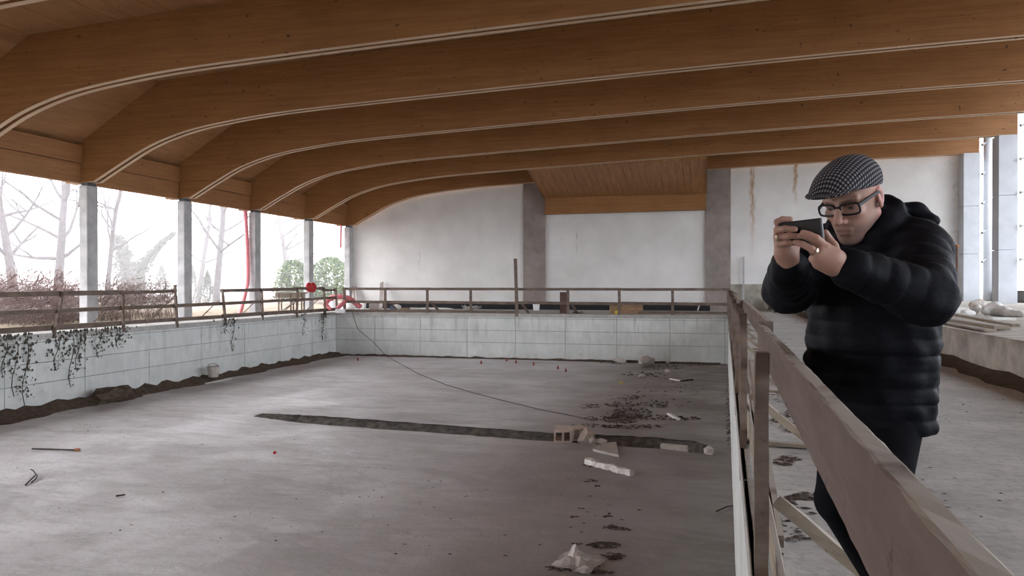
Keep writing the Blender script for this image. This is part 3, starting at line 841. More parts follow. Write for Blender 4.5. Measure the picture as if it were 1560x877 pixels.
for i in range(4):
    o_ = .012 * (-1) ** i
    bd(ff, 'top_rail', fp(xs_[i], 1.05 - .004 * i, o_), fp(xs_[i + 1], 1.05, o_), .03, .11)
    bd(ff, 'middle_rail', fp(xs_[i], .47, o_), fp(xs_[i + 1], .45, o_), .03, .12)
bd(ff, 'toe_board', fp(522, .06), fp(655, .08), .03, .12); bd(ff, 'toe_board', fp(655, .08), fp(790, .06), .03, .10)
bd(ff, 'toe_board', fp(790, -.02, .06), fp(870, .03, .10), .12, .03); bd(ff, 'toe_board', fp(972, .10), fp(1113, .10), .03, .11)
# the fence beside the man
fr = thing('board_fence', 'weathered plank fence running from the foreground past the man', 'fence', (fence_x(6), 6, 0), 'makeshift wooden pool fences')
def rp(y, z, off=0.0): return Vector((fence_x(y) + off, y, z))
def long_plank(name, y0, y1, zt, h, w, off=0.0, mat='rail_wood', seed=1, seg=40, dz=0.0):
    rg = random.Random(seed); vs, fs = [], []
    for i in range(seg + 1):
        t = i / seg; y = y0 + (y1 - y0) * t; z = zt + dz * t; x = fence_x(y) + off; j = lambda a: rg.uniform(-a, a)
        vs += [(x - w / 2 + j(.001), y, z - h + j(.002)), (x + w / 2 + j(.001), y, z - h + j(.002)), (x + w / 2 + j(.0015), y, z - .003 + j(.002)), (x + w / 2 - .004, y, z + j(.001)), (x - w / 2 + .004, y, z + j(.001)), (x - w / 2 + j(.0015), y, z - .003 + j(.002))]
    for i in range(seg):
        for k in range(6): fs.append((i * 6 + k, i * 6 + (k + 1) % 6, i * 6 + 6 + (k + 1) % 6, i * 6 + 6 + k))
    fs += [tuple(range(5, -1, -1)), tuple(seg * 6 + k for k in range(6))]
    return MB().add(vs, fs).build(name, mat, fr)
long_plank('top_rail', .12, 4.3, 1.05, .142, .03, .015, seed=2, seg=70)
long_plank('top_rail', 4.0, 9.6, 1.07, .13, .03, .046, seed=3)
long_plank('top_rail', 9.3, 17.0, 1.06, .12, .03, .015, seed=4); long_plank('top_rail', 16.7, 25, 1.07, .12, .03, .046, seed=5); long_plank('top_rail', 24.7, 32.2, 1.06, .12, .03, .015, seed=6)
for y0, y1, z, s in ((9.3, 17, .56, 1), (16.7, 25, .58, 2), (24.7, 32.2, .55, 3)): long_plank('middle_rail', y0, y1, z, .11, .025, .03, 'fence_wood', s)
for y0, y1, s in ((.3, 4.4, 1), (4.1, 9.6, 2), (9.2, 17, 3), (16.6, 25, 4), (24.6, 32.2, 5)): long_plank('toe_board', y0, y1, .17, .15, .025, .03 + .012 * (s % 2), 'plank_wood', s)
py_ = [3.18, 6.25, 9.35, 12.4, 15.5, 18.6, 21.7, 24.8, 28, 31.6]
for i, y in enumerate(py_):
    bd(fr, 'post', rp(y, -.25 if i else -.45, -.03), rp(y + .02, 1.03 if i else .985, -.028), .05, .085, 'fence_wood', up=(0, 1, 0), seg=14)
    bd(fr, 'brace', rp(y + .05, .40, .03), rp(y - .02 - .1 * (i % 2), .02, .52), .03, .05, 'plank_wood', seg=5)
    bd(fr, 'ground_board', rp(y + .09, .025, .0), rp(y + .05, .02, .60), .07, .03, 'plank_wood', seg=4)
bd(fr, 'post', rp(7.6, -.2, -.02), rp(7.55, 1.02, -.02), .04, .07, 'fence_wood', up=(0, 1, 0)); bd(fr, 'post', rp(.42, -.2, -.03), rp(.40, .96, -.03), .05, .08, 'fence_wood', up=(0, 1, 0))
bd(fr, 'slanting_board', rp(3.9, .02, .09), rp(6.2, .66, .02), .03, .09, 'fence_wood')
bd(fr, 'slanting_board', rp(6.4, .02, .09), rp(9.2, .66, .02), .03, .09, 'fence_wood')

# ------------------------------------------------------------------ things lying in the pool
def flat_rock(name, px, py, r, seed, mat, label, cat, group=None, flat=.6, z=ZP, sub=1):
    p = G(px, py, z); rr = r if isinstance(r, tuple) else (r, r, r * flat)
    o = MB().rock(p + Vector((0, 0, rr[2] * .62)), rr, seed, sub=sub).build(name, mat)
    return tag(o, label, cat, group)
def hollow_block(px, py, rz, label, tilt=0.0, s=1.0, z=ZP):
    p = G(px, py, z); w, d_, h, t = .36 * s, .30 * s, .26 * s, .035
    Mx = Matrix.Translation(p + Vector((0, 0, .03))) @ Matrix.Rotation(rz, 4, 'Z') @ Matrix.Rotation(tilt, 4, 'X')
    r = thing('clay_block', label, 'brick', p, 'hollow blocks by the trench')
    def pc(nm, x0, x1, y0, y1, z0, z1):
        b = MB().box(x0, x1, y0, y1, z0, z1); b.v = [tuple(Mx @ Vector(v)) for v in b.v]; b.build(nm, 'clay_block', r)
    pc('shell', -w / 2, w / 2, -d_ / 2, d_ / 2, 0, t); pc('shell', -w / 2, w / 2, -d_ / 2, d_ / 2, h - t, h)
    pc('shell', -w / 2, -w / 2 + t, -d_ / 2, d_ / 2, t, h - t); pc('shell', w / 2 - t, w / 2, -d_ / 2, d_ / 2, t, h - t)
    pc('web', -t / 2, t / 2, -d_ / 2, d_ / 2, t, h - t)
hollow_block(858, 672, R(8), 'pale hollow clay block on the trench edge, leftmost of the row', R(12))
hollow_block(878, 671, R(40), 'second pale hollow clay block, touching the leftmost block')
flat_rock('broken_stone', 893, 673.5, (.20, .14, .19), 5, 'clay_block', 'pale broken stone right of the hollow clay blocks', 'stone', 'rubble by the trench')
flat_rock('broken_stone', 903, 675.5, (.10, .09, .09), 6, 'stone', 'small grey stone between the broken stone and the flat slab', 'stone', 'rubble by the trench')
flat_rock('broken_stone', 916, 675, (.16, .07, .06), 9, 'white_debris', 'flat whitish stone at the trench behind the slab', 'stone', 'rubble by the trench')
flat_rock('broken_stone', 1080, 692, (.17, .13, .11), 7, 'stone', 'pale stone at the right end of the trench', 'stone', 'rubble by the trench')
q = [G(x, y, ZP) for x, y in ((903, 688), (921, 678), (939, 677), (943, 697), (928, 694))]
sl = MB().prism_z([(a.x, a.y) for a in q], ZP + .005, ZP + .055)
tag(sl.build('concrete_slab', 'stone', bevel=.006), 'flat broken beige slab lying in front of the trench', 'slab')
a, b = G(1006, 684, ZP), G(1047, 688, ZP)
tag(MB().bar(a + Vector((0, .25, -.02)), b + Vector((0, .25, -.02)), .12, .16).build('concrete_beam', 'stone', bevel=.006), 'grey concrete block lying lengthwise inside the trench', 'block')
a, b = G(893, 706, ZP), G(962, 725, ZP)
o = MB().bar(a + Vector((0, 0, .05)), b + Vector((0, 0, .05)), .10, .09, UP, 16, .018, random.Random(4)).build('plaster_batten', 'white_debris')
tag(o, 'long crumbly white batten lying in front of the slab', 'batten')
def stick(name, p, q, w, mat, label, cat, z=ZP, h=None, group=None):
    a, b = G(*p, z), G(*q, z); h = h or w * .6
    return tag(MB().bar(a + Vector((0, 0, h / 2)), b + Vector((0, 0, h / 2)), w, h, UP, 4, w * .06, random.Random(int(p[0]))).build(name, mat), label, cat, group)
stick('white_strip', (1019, 632), (1034, 640), .09, 'white_plastic', 'short bright white strip on the muddy pool floor', 'strip', h=.05)
stick('white_strip', (1021, 577.5), (1037, 580.5), .07, 'white_debris', 'thin whitish strip near the far right pool wall', 'strip', h=.04)
stick('dark_stick', (1037, 581), (1055, 579), .06, 'rebar', 'dark stick end behind the thin whitish strip', 'stick', h=.04)
stick('wood_chip', (944, 582), (949, 585), .05, 'yellow_plastic', 'small yellowish chip on the pool floor near the far wall', 'chip', h=.03)
flat_rock('plaster_lump', 978, 574, (.24, .12, .06), 21, 'white_debris', 'flat pale lump among the leaves near the far wall', 'lump', 'pale lumps by the far wall')
flat_rock('plaster_lump', 1017, 567, (.12, .1, .08), 22, 'white_debris', 'small round pale lump right of the leaf heap', 'lump', 'pale lumps by the far wall')
flat_rock('plaster_lump', 1017, 553.5, (.1, .1, .1), 23, 'white_debris', 'round white lump against the far pool wall', 'lump', 'pale lumps by the far wall')
flat_rock('rubble_heap', 985, 556, (.75, .22, .22), 24, 'stone', 'low grey rubble heap against the far pool wall', 'rubble', sub=2)
flat_rock('rubble_heap', 943, 552, (.45, .15, .12), 25, 'stone', 'smaller rubble heap left along the far pool wall', 'rubble', sub=2)
for i, (px, py, tx) in enumerate([(545, 549, 'leftmost red peg, near the left end of the far pool wall'), (733, 554, 'dark red peg standing alone mid way along the far wall'), (772, 550, 'dark red peg close under the far wall, left of the others'),
                     (786, 553, 'dark red peg second in the cluster near the tall post'), (813, 556, 'dark red peg in the middle of the far cluster'), (850, 562, 'dark red peg right of the middle of the cluster'), (862, 566, 'rightmost dark red peg, nearest of the far cluster')]):
    p = G(px, py, ZP)
    tag(MB().lathe(p, [(.04, 0), (.036, .03), (.022, .10), (.014, .13)], 9).build('floor_peg', 'red_peg'), tx, 'peg', 'red pegs on the pool floor')
tag(MB().rock(G(418, 692, ZP) + Vector((0, 0, .03)), (.05, .035, .03), 3).build('red_scrap', 'red_rubber'), 'small red scrap alone on the pool floor', 'scrap')
# rod with an orange tip, twigs, bucket, mound
a, b = G(48, 685, ZP), G(118, 687, ZP)
r = thing('iron_rod', 'thin dark iron rod with orange tip on the pool floor', 'rod', a.lerp(b, .5))
MB().tube([a + Vector((0, 0, .02)), b + Vector((0, 0, .02))], .014, 8).build('shaft', 'rebar', r)
MB().tube([b + Vector((-.06, 0, .024)), b + Vector((.03, .004, .024))], .032, 8).build('tip', 'orange_tip', r)
def twig(pts, rad, label, mat='rebar', name='twig'):
    return tag(MB().tube([G(x, y, ZP) + Vector((0, 0, rad + h)) for x, y, h in pts], [rad * (1 - .6 * i / len(pts)) for i in range(len(pts))], 6).build(name, mat), label, 'twig')
twig([(38, 740, 0), (47, 733, .02), (54, 727, .03), (50, 720, .02), (46, 716, 0)], .014, 'crooked grey twig near the left picture edge', 'bark')
twig([(47, 736, .0), (54, 732, .02), (56, 728, .04)], .012, 'short twig crossing the crooked one at the left edge', 'bark')
twig([(1092, 780, 0), (1108, 775, .02), (1124, 771, 0)], .012, 'thin dark twig on the mud beside the fence')
twig([(176, 757, 0), (190, 756, .01)], .015, 'tiny twig lying in the middle left of the floor')
p = Vector((-15.95, atX(322, -15.95), ZP + .13))
r = thing('mortar_bucket', 'grey mortar-crusted bucket at the foot of the left wall', 'bucket', p)
MB().lathe(p + Vector((0, .1, .0)), [(.15, 0), (.16, .02), (.19, .34), (.205, .36), (.19, .36), (.17, .1), (.02, .09)], 16).build('tub', 'stone', r, smooth=False)
MB().tube([p + Vector((.2 * math.cos(t), .1, .34 + .10 * math.sin(t))) for t in np.linspace(0, math.pi, 9)], .008, 6).build('handle', 'rebar', r)
stick('whitewashed_lath', (312, 585), (352, 577), .10, 'white_debris', 'whitish slat on the floor in front of the bucket', 'slat', h=.03)
for px, rr, sd, tx in ((163, (.62, .38, .26), 31, 'small mound of dirt at the foot of the left wall'), (186, (.28, .25, .26), 32, 'smaller clod heap right of the dirt mound')):
    p = Vector((-15.9, atX(px, -15.9), ZP + .14))
    tag(MB().rock(p, (rr[1], rr[0], rr[2]), sd, sub=2).build('dirt_mound', 'dirt'), tx, 'mound', 'dirt mounds by the left wall')
# crumpled plastic sheet in the foreground
p = G(882, 858, ZP); rg = random.Random(12); vs, fs = [], []; nn = 9
for i in range(nn):
    for j in range(nn):
        u, v = i / (nn - 1) - .5, j / (nn - 1) - .5
        vs.append(p + Vector((u * .46 + v * .12 + rg.uniform(-.02, .02), v * .55 - u * .2 + rg.uniform(-.02, .02), .012 + abs(rg.gauss(0, .05)) * (1.2 - 2 * max(abs(u), abs(v))) + (.10 if abs(u) < .25 and abs(v) < .25 else 0) * rg.random())))
for i in range(nn - 1):
    for j in range(nn - 1): fs.append((i * nn + j, i * nn + j + 1, (i + 1) * nn + j + 1, (i + 1) * nn + j))
tag(MB().add(vs, fs).build('plastic_bag', 'sheet_plastic'), 'crumpled clear plastic bag on the mud in the foreground', 'bag')

def litter(name, patches, mat, label, cat, z, seed, size=(.02, .06), zs=.5):
    """scattered crumbs: patches of (px, py, half width px, half height px, count)"""
    rg = random.Random(seed); vs, fs = [], []
    for px, py, w, h, n in patches:
        for _ in range(int(n * .55)):
            a = rg.uniform(0, 6.28); q_ = math.sqrt(rg.random())
            p = G(px + w * q_ * math.cos(a), py + h * q_ * math.sin(a), z)
            s_ = rg.uniform(*size); k = len(vs); rot = rg.uniform(0, 6.28)
            for t in range(5):
                an = rot + t * 1.2566; rr = s_ * rg.uniform(.5, 1.2); vs.append(p + Vector((rr * math.cos(an), rr * math.sin(an) * .7, .003 + rg.uniform(0, s_ * zs * .4))))
            vs.append(p + Vector((0, 0, s_ * zs * rg.uniform(.5, 1.2))))
            for t in range(5): fs.append((k + t, k + (t + 1) % 5, k + 5))
    return tag(MB().add(vs, fs).build(name, mat), label, cat, kind='stuff')
litter('dead_leaves', [(985, 551, 60, 4, 420), (940, 552, 25, 3, 150), (970, 570, 25, 4, 120), (1000, 571, 20, 4, 110), (960, 606, 18, 3, 60), (950, 617, 28, 4, 130), (1000, 616, 25, 5, 120), (960, 630, 35, 8, 330), (985, 636, 60, 4, 240), (945, 640, 25, 6, 200),
                      (1045, 638, 22, 3, 70), (900, 620, 20, 4, 60), (910, 637, 20, 3, 60), (960, 650, 50, 3, 150), (900, 649, 30, 3, 60), (1010, 560, 30, 4, 150), (1000, 600, 80, 25, 120), (1110, 620, 3, 60, 160), (1060, 556, 45, 2, 120)],
       'leaf_litter', 'dark dead leaves scattered over the far right pool floor', 'leaves', ZP, 41, (.025, .065))
litter('dead_leaves', [(930, 804, 14, 2.5, 60), (950, 806, 8, 2, 30), (925, 787, 8, 1.5, 25), (920, 831, 25, 5, 180), (935, 848, 16, 6, 110), (910, 858, 14, 6, 90), (860, 866, 30, 5, 120), (905, 873, 30, 3, 110), (900, 733, 12, 2, 40), (912, 741, 6, 1.5, 20), (905, 710, 25, 3, 50), (940, 790, 60, 60, 40), (875, 788, 6, 1.5, 14), (880, 829, 8, 1.5, 25)],
       'leaf_litter', 'dark dead leaves round the plastic bag in the foreground', 'leaves', ZP, 42, (.015, .04))
litter('floor_crumbs', [(350, 720, 340, 110, 170), (500, 600, 350, 40, 150), (700, 760, 200, 100, 120), (150, 655, 45, 8, 60)], 'leaf_litter', 'tiny dark crumbs strewn over the whole pool floor', 'crumbs', ZP, 43, (.008, .03))
# dirt strip along the foot of the left wall and the far wall
def strip(name, pts, label, seed, mat='dirt', hk=1.0):
    rg = random.Random(seed); vs, fs = [], []
    for (x, y, nx, ny, w) in pts:
        w = w * rg.uniform(.86, 1.1); h = rg.uniform(.05, .08) * hk
        for s_, z_ in ((0, 1.0), (.35, .8), (.7, .35), (1, 0)):
            vs.append((x + nx * w * s_, y + ny * w * s_, ZP + .004 + h * z_ * rg.uniform(.6, 1.2) * (1 if s_ < 1 else 0)))
    for i in range(len(pts) - 1):
        for j in range(3): fs.append((i * 4 + j, (i + 1) * 4 + j, (i + 1) * 4 + j + 1, i * 4 + j + 1))
    return tag(MB().add(vs, fs).build(name, mat, smooth=True), label, 'dirt', kind='stuff')
strip('dirt_strip', [(PXL + .01, 8 + i * .25, 1, 0, 1.15 - .3 * abs(math.sin(i * .23)) - .45 * min(1, i / 70)) for i in range(98)], 'dark dirt heaped along the foot of the left pool wall', 1, hk=2.6)
strip('dirt_strip', [(-16.3 + i * .25, PYF - .01, 0, -1, .22 + (.12 if i > 40 else 0)) for i in range(68)], 'thin dark dirt line along the foot of the far pool wall', 2)
# cable hanging over the far wall and lying on the floor
pts = [fp(538, .02, -.10), Vector((atY(545, PYF), PYF - .04, -.75)), Vector((atY(570, PYF), PYF - .05, -1.35)), Vector((atY(590, PYF), PYF - .12, ZP + .02))]
pts += [G(x, y, ZP) + Vector((0, 0, .02)) for x, y in ((605, 552), (640, 571), (680, 587), (720, 599), (770, 612), (820, 624), (870, 634), (905, 642))]
tag(MB().tube(pts, .011, 6).build('cable', 'cable'), 'thin dark cable running from the far wall across the pool floor', 'cable')
# dead ivy hanging over the left wall
for i, (px, L, wd, n, tx) in enumerate([(6, 1.0, .5, 90, 'dead ivy strand at the left picture edge'), (22, 1.5, .45, 110, 'long dead ivy strand next to the left picture edge'), (38, 1.75, .35, 120, 'longest dead ivy strand on the left pool wall'),
     (86, 1.0, .5, 130, 'dead ivy below the leaning fence post'), (118, 1.1, .55, 150, 'dead ivy right of the leaning fence post'), (108, 1.5, .3, 50, 'thin dead ivy strand between two thicker ones'), (150, .8, .5, 120, 'short dead ivy left of the upright fence post'), (180, .6, .6, 150, 'bushy dead ivy just below the upright fence post'),
     (344, .5, .5, 90, 'dead ivy under the gap between the two left fences'), (354, 1.15, .25, 80, 'narrow dead ivy strand below the fence gap'), (462, .9, .3, 50, 'sparse dead ivy near the far end of the left wall'), (492, 1.2, .5, 150, 'dense dead ivy in the far corner of the left wall')]):
    rg = random.Random(100 + i); vs, fs = [], []; y0 = atX(px, PXL)
    st_ = [(PXL + .012, y0 + .1 * math.sin(k), .02 - L * k / 6) for k in range(7)]
    for k in range(int(n * .6)):
        t = rg.random() ** 1.5; c = Vector((PXL + rg.uniform(.012, .05), y0 + rg.gauss(0, wd * .5) * (1 - .4 * t), .03 - t * L)); s_ = rg.uniform(.015, .045) * (1.2 - .5 * t)
        kk = len(vs)
        for j in range(4): an = j * 1.57 + rg.uniform(-.4, .4); vs.append(c + Vector((rg.uniform(0, .02), s_ * math.cos(an), s_ * math.sin(an) * 1.2)))
        fs.append((kk, kk + 1, kk + 2, kk + 3))
    r = thing('dead_ivy', tx, 'ivy', (PXL + .02, y0, 0), 'dead ivy on the left pool wall')
    o = MB().add(vs, fs).build('leaves', 'dead_ivy', r); o['kind'] = 'stuff'
    MB().tube(st_, .008, 5).build('stem', 'dead_ivy', r)

# ------------------------------------------------------------------ things on the decks
def hose(pts, rad, mat, label, cat='hose', ribs=True, name='corrugated_hose'):
    P_ = [Vector(p) for p in pts]; dense = []
    for i in range(len(P_) - 1):
        p0, p1, p2, p3 = P_[max(i - 1, 0)], P_[i], P_[i + 1], P_[min(i + 2, len(P_) - 1)]
        for k in range(14):
            t = k / 14; dense.append(.5 * ((2 * p1) + (p2 - p0) * t + (2 * p0 - 5 * p1 + 4 * p2 - p3) * t * t + (3 * p1 - p0 - 3 * p2 + p3) * t ** 3))
    dense.append(P_[-1])
    rs = [rad * (1 + (.12 if i % 2 else -.04) * ribs) for i in range(len(dense))]
    return tag(MB().tube(dense, rs, 9).build(name, mat, smooth=True), label, cat, 'red corrugated hoses')
yh = atX(372, -18.55)
yh += .1; hose([(-18.55, yh, 4.3), (-18.5, yh + .02, 3.2), (-18.45, yh, 2.2), (-18.4, yh - .1, 1.3), (-18.3, yh - .55, .55), (-18.2, yh - .95, .05)], .075, 'pink_hose', 'long red corrugated hose hanging from the eave to the ground')
yh2 = atX(521, -18.5)
hose([(-18.5, yh2 - .1, 4.32), (-18.5, yh2 - .12, 3.7), (-18.45, yh2 - .25, 3.15)], .055, 'pink_hose', 'short red hose end dangling from the eave beside the far wall')
def dk(px, py, d, dz=0): p = C(px, py, d); return p
hose([C(495, 466, 35.6), C(499, 458, 35.7), C(506, 453, 35.8), C(520, 452, 35.8), C(533, 455, 35.7), C(541, 461, 35.6), C(549, 467, 35.4)], .11, 'pink_hose', 'fat pink hose arching over the far left corner of the deck')
hose([C(494, 463, 35.0), C(500, 467, 34.9), C(496, 470, 34.9), C(503, 470, 34.7)], .08, 'pink_hose', 'thin pink hose coiled at the left of the corner buckets')
hose([C(514, 470, 35), C(520, 464, 35), C(526, 459, 35.3)], .09, 'pink_hose', 'pink hose stub between the two white corner buckets')
# red bundle on the fence rail
bp = lp(474, 1.12, .02)
sdf_obj('red_bundle_tmp', [('ell', bp + Vector((0, -.22, .02)), (.13, .2, .2), I3, .05), ('ell', bp + Vector((0, .12, .0)), (.13, .2, .22), I3, .05), ('ell', bp + Vector((0, -.05, -.1)), (.12, .28, .12), I3, .05)], .03, 'red_rubber', smooth_it=1)
o = bpy.data.objects['red_bundle_tmp']; o.name = 'red_bundle'; tag(o, 'shiny red bundle hung over the top rail of the left fence', 'bundle')
# trestle table outside the corner
tp = G(442, 476); r = thing('trestle_table', 'old plank table on thin legs behind the left fence', 'table', (tp.x, tp.y, 0))
a, b = C(419, 446.5, 34.0), C(465, 446, 34.4)
for k in range(3): bd(r, 'plank', a + FW * (.22 * k) + Vector((0, 0, .03 * (k % 2))), b + FW * (.22 * k), .2, .06, 'plank_wood')
bd(r, 'apron', a + Vector((0, 0, -.12)), b + Vector((0, 0, -.12)), .03, .16, 'plank_wood')
for t in (.12, .52, .88):
    q_ = a.lerp(b, t); bd(r, 'leg', Vector((q_.x, q_.y, 0)), q_, .05, .05, 'fence_wood', up=(0, 1, 0)); q_ = q_ + FW * .4; bd(r, 'leg', Vector((q_.x, q_.y, 0)), q_, .05, .05, 'fence_wood', up=(0, 1, 0))
q_ = a.lerp(b, .95); bd(r, 'brace', Vector((q_.x - 1.0, q_.y, .02)), q_, .10, .03, 'plank_wood')
def bucket(px, py, s, label, mat='white_plastic', ribbed=True):
    p = G(px, py); r = thing('bucket', label, 'bucket', p, 'buckets on the far deck')
    MB().lathe(p, [(.13 * s, 0), (.155 * s, .30 * s), (.165 * s, .305 * s), (.165 * s, .33 * s), (.15 * s, .33 * s), (.14 * s, .06 * s), (.01, .05 * s)], 14).build('tub', mat, r)
    MB().tube([p + Vector((.16 * s * math.cos(t), 0, .30 * s - .06 * s * math.sin(t))) for t in np.linspace(0, math.pi, 7)], .008, 5).build('handle', 'steel', r)
bucket(506, 471, 1.25, 'white bucket in the far left corner behind the fence posts')
bucket(553, 470, 1.1, 'slim white bucket right of the pink hose mouth')
bucket(817, 472.5, 1.1, 'white bucket against the black strip, right of the tall post')
def deck_box(name, px0, px1, y0, y1, d, dep, mat, label, cat, rz=0.0, group=None):
    a, b = C(px0, y1, d), C(px1, y1, d); c = a.lerp(b, .5); w = (b - a).length; h = (y1 - y0) / F_PX * d; z0 = max(c.z, 0)
    mb_ = MB().box(-w / 2, w / 2, -dep / 2, dep / 2, 0, h); mb_.v = [tuple(Matrix.Translation((c.x, c.y, 0)) @ Matrix.Rotation(YAW + rz, 4, 'Z') @ Vector(v)) for v in mb_.v]
    return tag(mb_.build(name, mat, bevel=.008), label, cat, group)
deck_box('cement_sheet', 563, 577, 459.5, 471, 36.4, .3, 'stone', 'pale square block leaning by the black wall strip', 'block')
deck_box('white_carton', 512, 525, 469, 475, 34.2, .35, 'white_plastic', 'flat white carton in the corner between the fences', 'carton')
deck_box('white_carton', 625, 636, 463, 470, 35.3, .25, 'bag_cloth', 'small white carton among the clutter on the far deck', 'carton')
deck_box('cardboard_box', 612, 624, 464, 470, 35.6, .3, 'box_wood', 'brown carton beside the small white one on the far deck', 'carton')
deck_box('blue_can', 595, 600, 461.5, 470, 35.8, .2, 'blue_plastic', 'dark blue canister near the brace of the far fence', 'canister')
bd_ = thing('wooden_crate', 'brown wooden crate on the edge behind the far fence', 'crate', G(955, 479))
a, b = C(931, 478.5, 32.9), C(979, 478.5, 32.9); w_ = b - a; hh = .48
for k in range(3): bd(bd_, 'board', a + Vector((0, 0, .09 + .16 * k)), b + Vector((0, 0, .09 + .16 * k)), .02, .15, 'box_wood'); bd(bd_, 'board', a + FW * .45 + Vector((0, 0, .09 + .16 * k)), b + FW * .45 + Vector((0, 0, .09 + .16 * k)), .02, .15, 'box_wood')
for q_ in (a, b): bd(bd_, 'end_board', q_ + Vector((0, 0, .25)), q_ + FW * .45 + Vector((0, 0, .25)), .025, .46, 'box_wood')
deck_box('yellow_can', 937, 940.5, 474, 479.5, 32.75, .1, 'yellow_plastic', 'tiny yellow can in front of the wooden crate', 'can')
deck_box('brown_door_panel', 853, 864, 441, 473.5, 33.6, .05, 'brown_board', 'dark brown upright board behind the far fence', 'board')
for px0, px1, y0, y1, tx in ((539, 537, 437, 470, 'thin grey board leaning at the corner column'), (543, 541.5, 436, 470, 'second thin grey board leaning at the corner column'), (580.5, 581.5, 430, 471, 'narrow grey board leaning alone against the white wall'), (1104, 1108, 0, 0, '')):
    if not tx: continue
    a, b = G(px0, y1), C(px1, y0, (YG - .2) / (CY + SY * (px1 - CX) / F_PX))
    tag(MB().bar(a + Vector((0, 0, .06)), b, .12 if px0 < 560 else .2, .03, (0, 1, 0), 3, .004, random.Random(3)).build('leaning_board', 'pier_concrete'), tx, 'board', 'boards leaning on the far wall')
a = G(1063, 473.5); b = C(1073, 440, 36.2)
tag(MB().bar(a + Vector((0, 0, .03)), b, .05, .03).build('leaning_batten', 'white_debris'), 'white batten leaning behind the right end of the far fence', 'batten')
tag(MB().bar(G(1132.5, 474), C(1132.5, 391, G(1132.5, 474).dot(FW)), .09, .07, (0, 1, 0)).build('upright_timber', 'column_concrete'), 'single grey upright timber between fence corner and the man', 'timber')
# wire tangles and rags
def tangle(px, py, d, w, n, rad, mat, label, cat, seed):
    rg = random.Random(seed); c = G(px, py); pts = []
    for i in range(n):
        an = i * .9 + rg.uniform(-.3, .3); rr = w * rg.uniform(.4, 1)
        pts.append(c + RT * (rr * math.cos(an)) + FW * (rr * .5 * math.sin(an)) + Vector((0, 0, rad + rg.uniform(0, w * .35))))
    return tag(MB().tube(pts, rad, 5).build('wire_tangle', mat), label, cat)
tangle(718, 471, 0, .55, 26, .018, 'grey_cable', 'pale wire tangle on the far deck left of the tall post', 'wire', 1)
tangle(880, 478, 0, .3, 14, .012, 'cable', 'small dark wire tangle by the far fence post', 'wire', 2)
for px, py, rr, mt, tx in ((604, 470, (.22, .15, .13), 'bag_cloth', 'pale rag heap beside the blue canister'), (640, 469, (.16, .12, .16), 'white_plastic', 'white crumpled packaging right of the small carton'), (533, 471, (.24, .2, .26), 'bag_cloth', 'grey-white sack slumped under the pink hose'), (660, 471, (.9, .12, .05), 'bag_cloth', 'flat pale sheet on the far deck near the wire tangle')):
    p = G(px, py); sdf = sdf_obj('rag', [('ell', p + Vector((0, 0, rr[2] * .8)), rr, I3, .03), ('ell', p + Vector((rr[0] * .5, .02, rr[2] * .6)), tuple(v * .7 for v in rr), I3, .05)], .025, mt)
    tag(sdf, tx, 'rag', 'rags on the far deck')
flat_rock('spoil_heap', 1182, 475.2, (1.0, .5, .42), 51, 'dado_concrete', 'grey spoil heap against the far wall, left of the man', 'heap', z=0, sub=3)
litter('spoil_rubble', [(1165, 476, 25, 3, 120), (1200, 476, 30, 3, 120)], 'stone', 'pale rubble at the foot of the spoil heap', 'rubble', 0, 61, (.04, .11))
# clods and leaves on the right deck
litter('deck_dirt', [(1200, 702, 20, 8, 130), (1195, 640, 22, 14, 160), (1210, 655, 14, 5, 60), (1230, 757, 22, 6, 120), (1205, 765, 10, 10, 80), (1190, 600, 14, 14, 80), (1170, 560, 10, 14, 60), (1180, 820, 12, 40, 100), (1220, 800, 30, 30, 70), (1190, 520, 22, 12, 60), (1200, 490, 25, 6, 60)],
       'leaf_litter', 'dark clods and leaves on the deck along the fence', 'dirt', 0, 62, (.008, .032))
litter('deck_crumbs', [(1450, 720, 100, 100, 40), (1480, 620, 80, 40, 25), (1200, 500, 30, 20, 40)], 'leaf_litter', 'sparse dark crumbs on the open deck behind the man', 'crumbs', 0, 63, (.006, .024))
litter('pale_rubble', [(1172, 628, 8, 8, 60), (1178, 600, 6, 6, 30)], 'white_debris', 'little pale rubble on the deck beside the fence posts', 'rubble', 0, 64, (.015, .04))
# bundle on the platform
PZ = .53
def pl(px, py, h=0.0): return G(px, py, PZ) + Vector((0, 0, h))
for i, (p0, p1, w, h, tx) in enumerate([((1425, 487), (1527, 504), .22, .05, 'front grey plank lying on the platform edge'), ((1455, 484), (1548, 503), .12, .05, 'narrow plank crossing behind the front one on the platform'), ((1436, 477), (1475, 482), .25, .04, 'short plank under the pale bags on the platform'), ((1430, 491), (1510, 506), .16, .03, 'thin warped plank lowest in the platform stack')]):
    a, b = pl(*p0), pl(*p1); k = .025 + (.05 if i == 1 else 0.03 if i == 0 else 0)
    o = MB().bar(a + Vector((0, 0, k)), b + Vector((0, 0, k)), w, h, UP, 5, .004, random.Random(i)).build('loose_plank', 'plank_wood'); tag(o, tx, 'plank', 'loose planks on the platform')
def sack(lst, mat, label, vox=.02):
    o = sdf_obj('sack', [('cone', np.array(a), np.array(b), ra, rb, .06) for a, b, ra, rb in lst], vox, mat, post=lambda D, ax: D + .012 * (np.sin(ax[0] * 31)[:, None, None] * np.sin(ax[1] * 27)[None, :, None] * np.sin(ax[2] * 37 + 1)[None, None, :]))
    return tag(o, label, 'sack', 'sacks on the platform')
sack([(pl(1502, 481, .12), pl(1516, 481, .17), .10, .16), (pl(1516, 481, .15), pl(1535, 482, .10), .15, .11), (pl(1535, 482, .08), pl(1558, 483, .07), .09, .07)], 'bag_cloth', 'long white sack lying on the platform, right of the others')
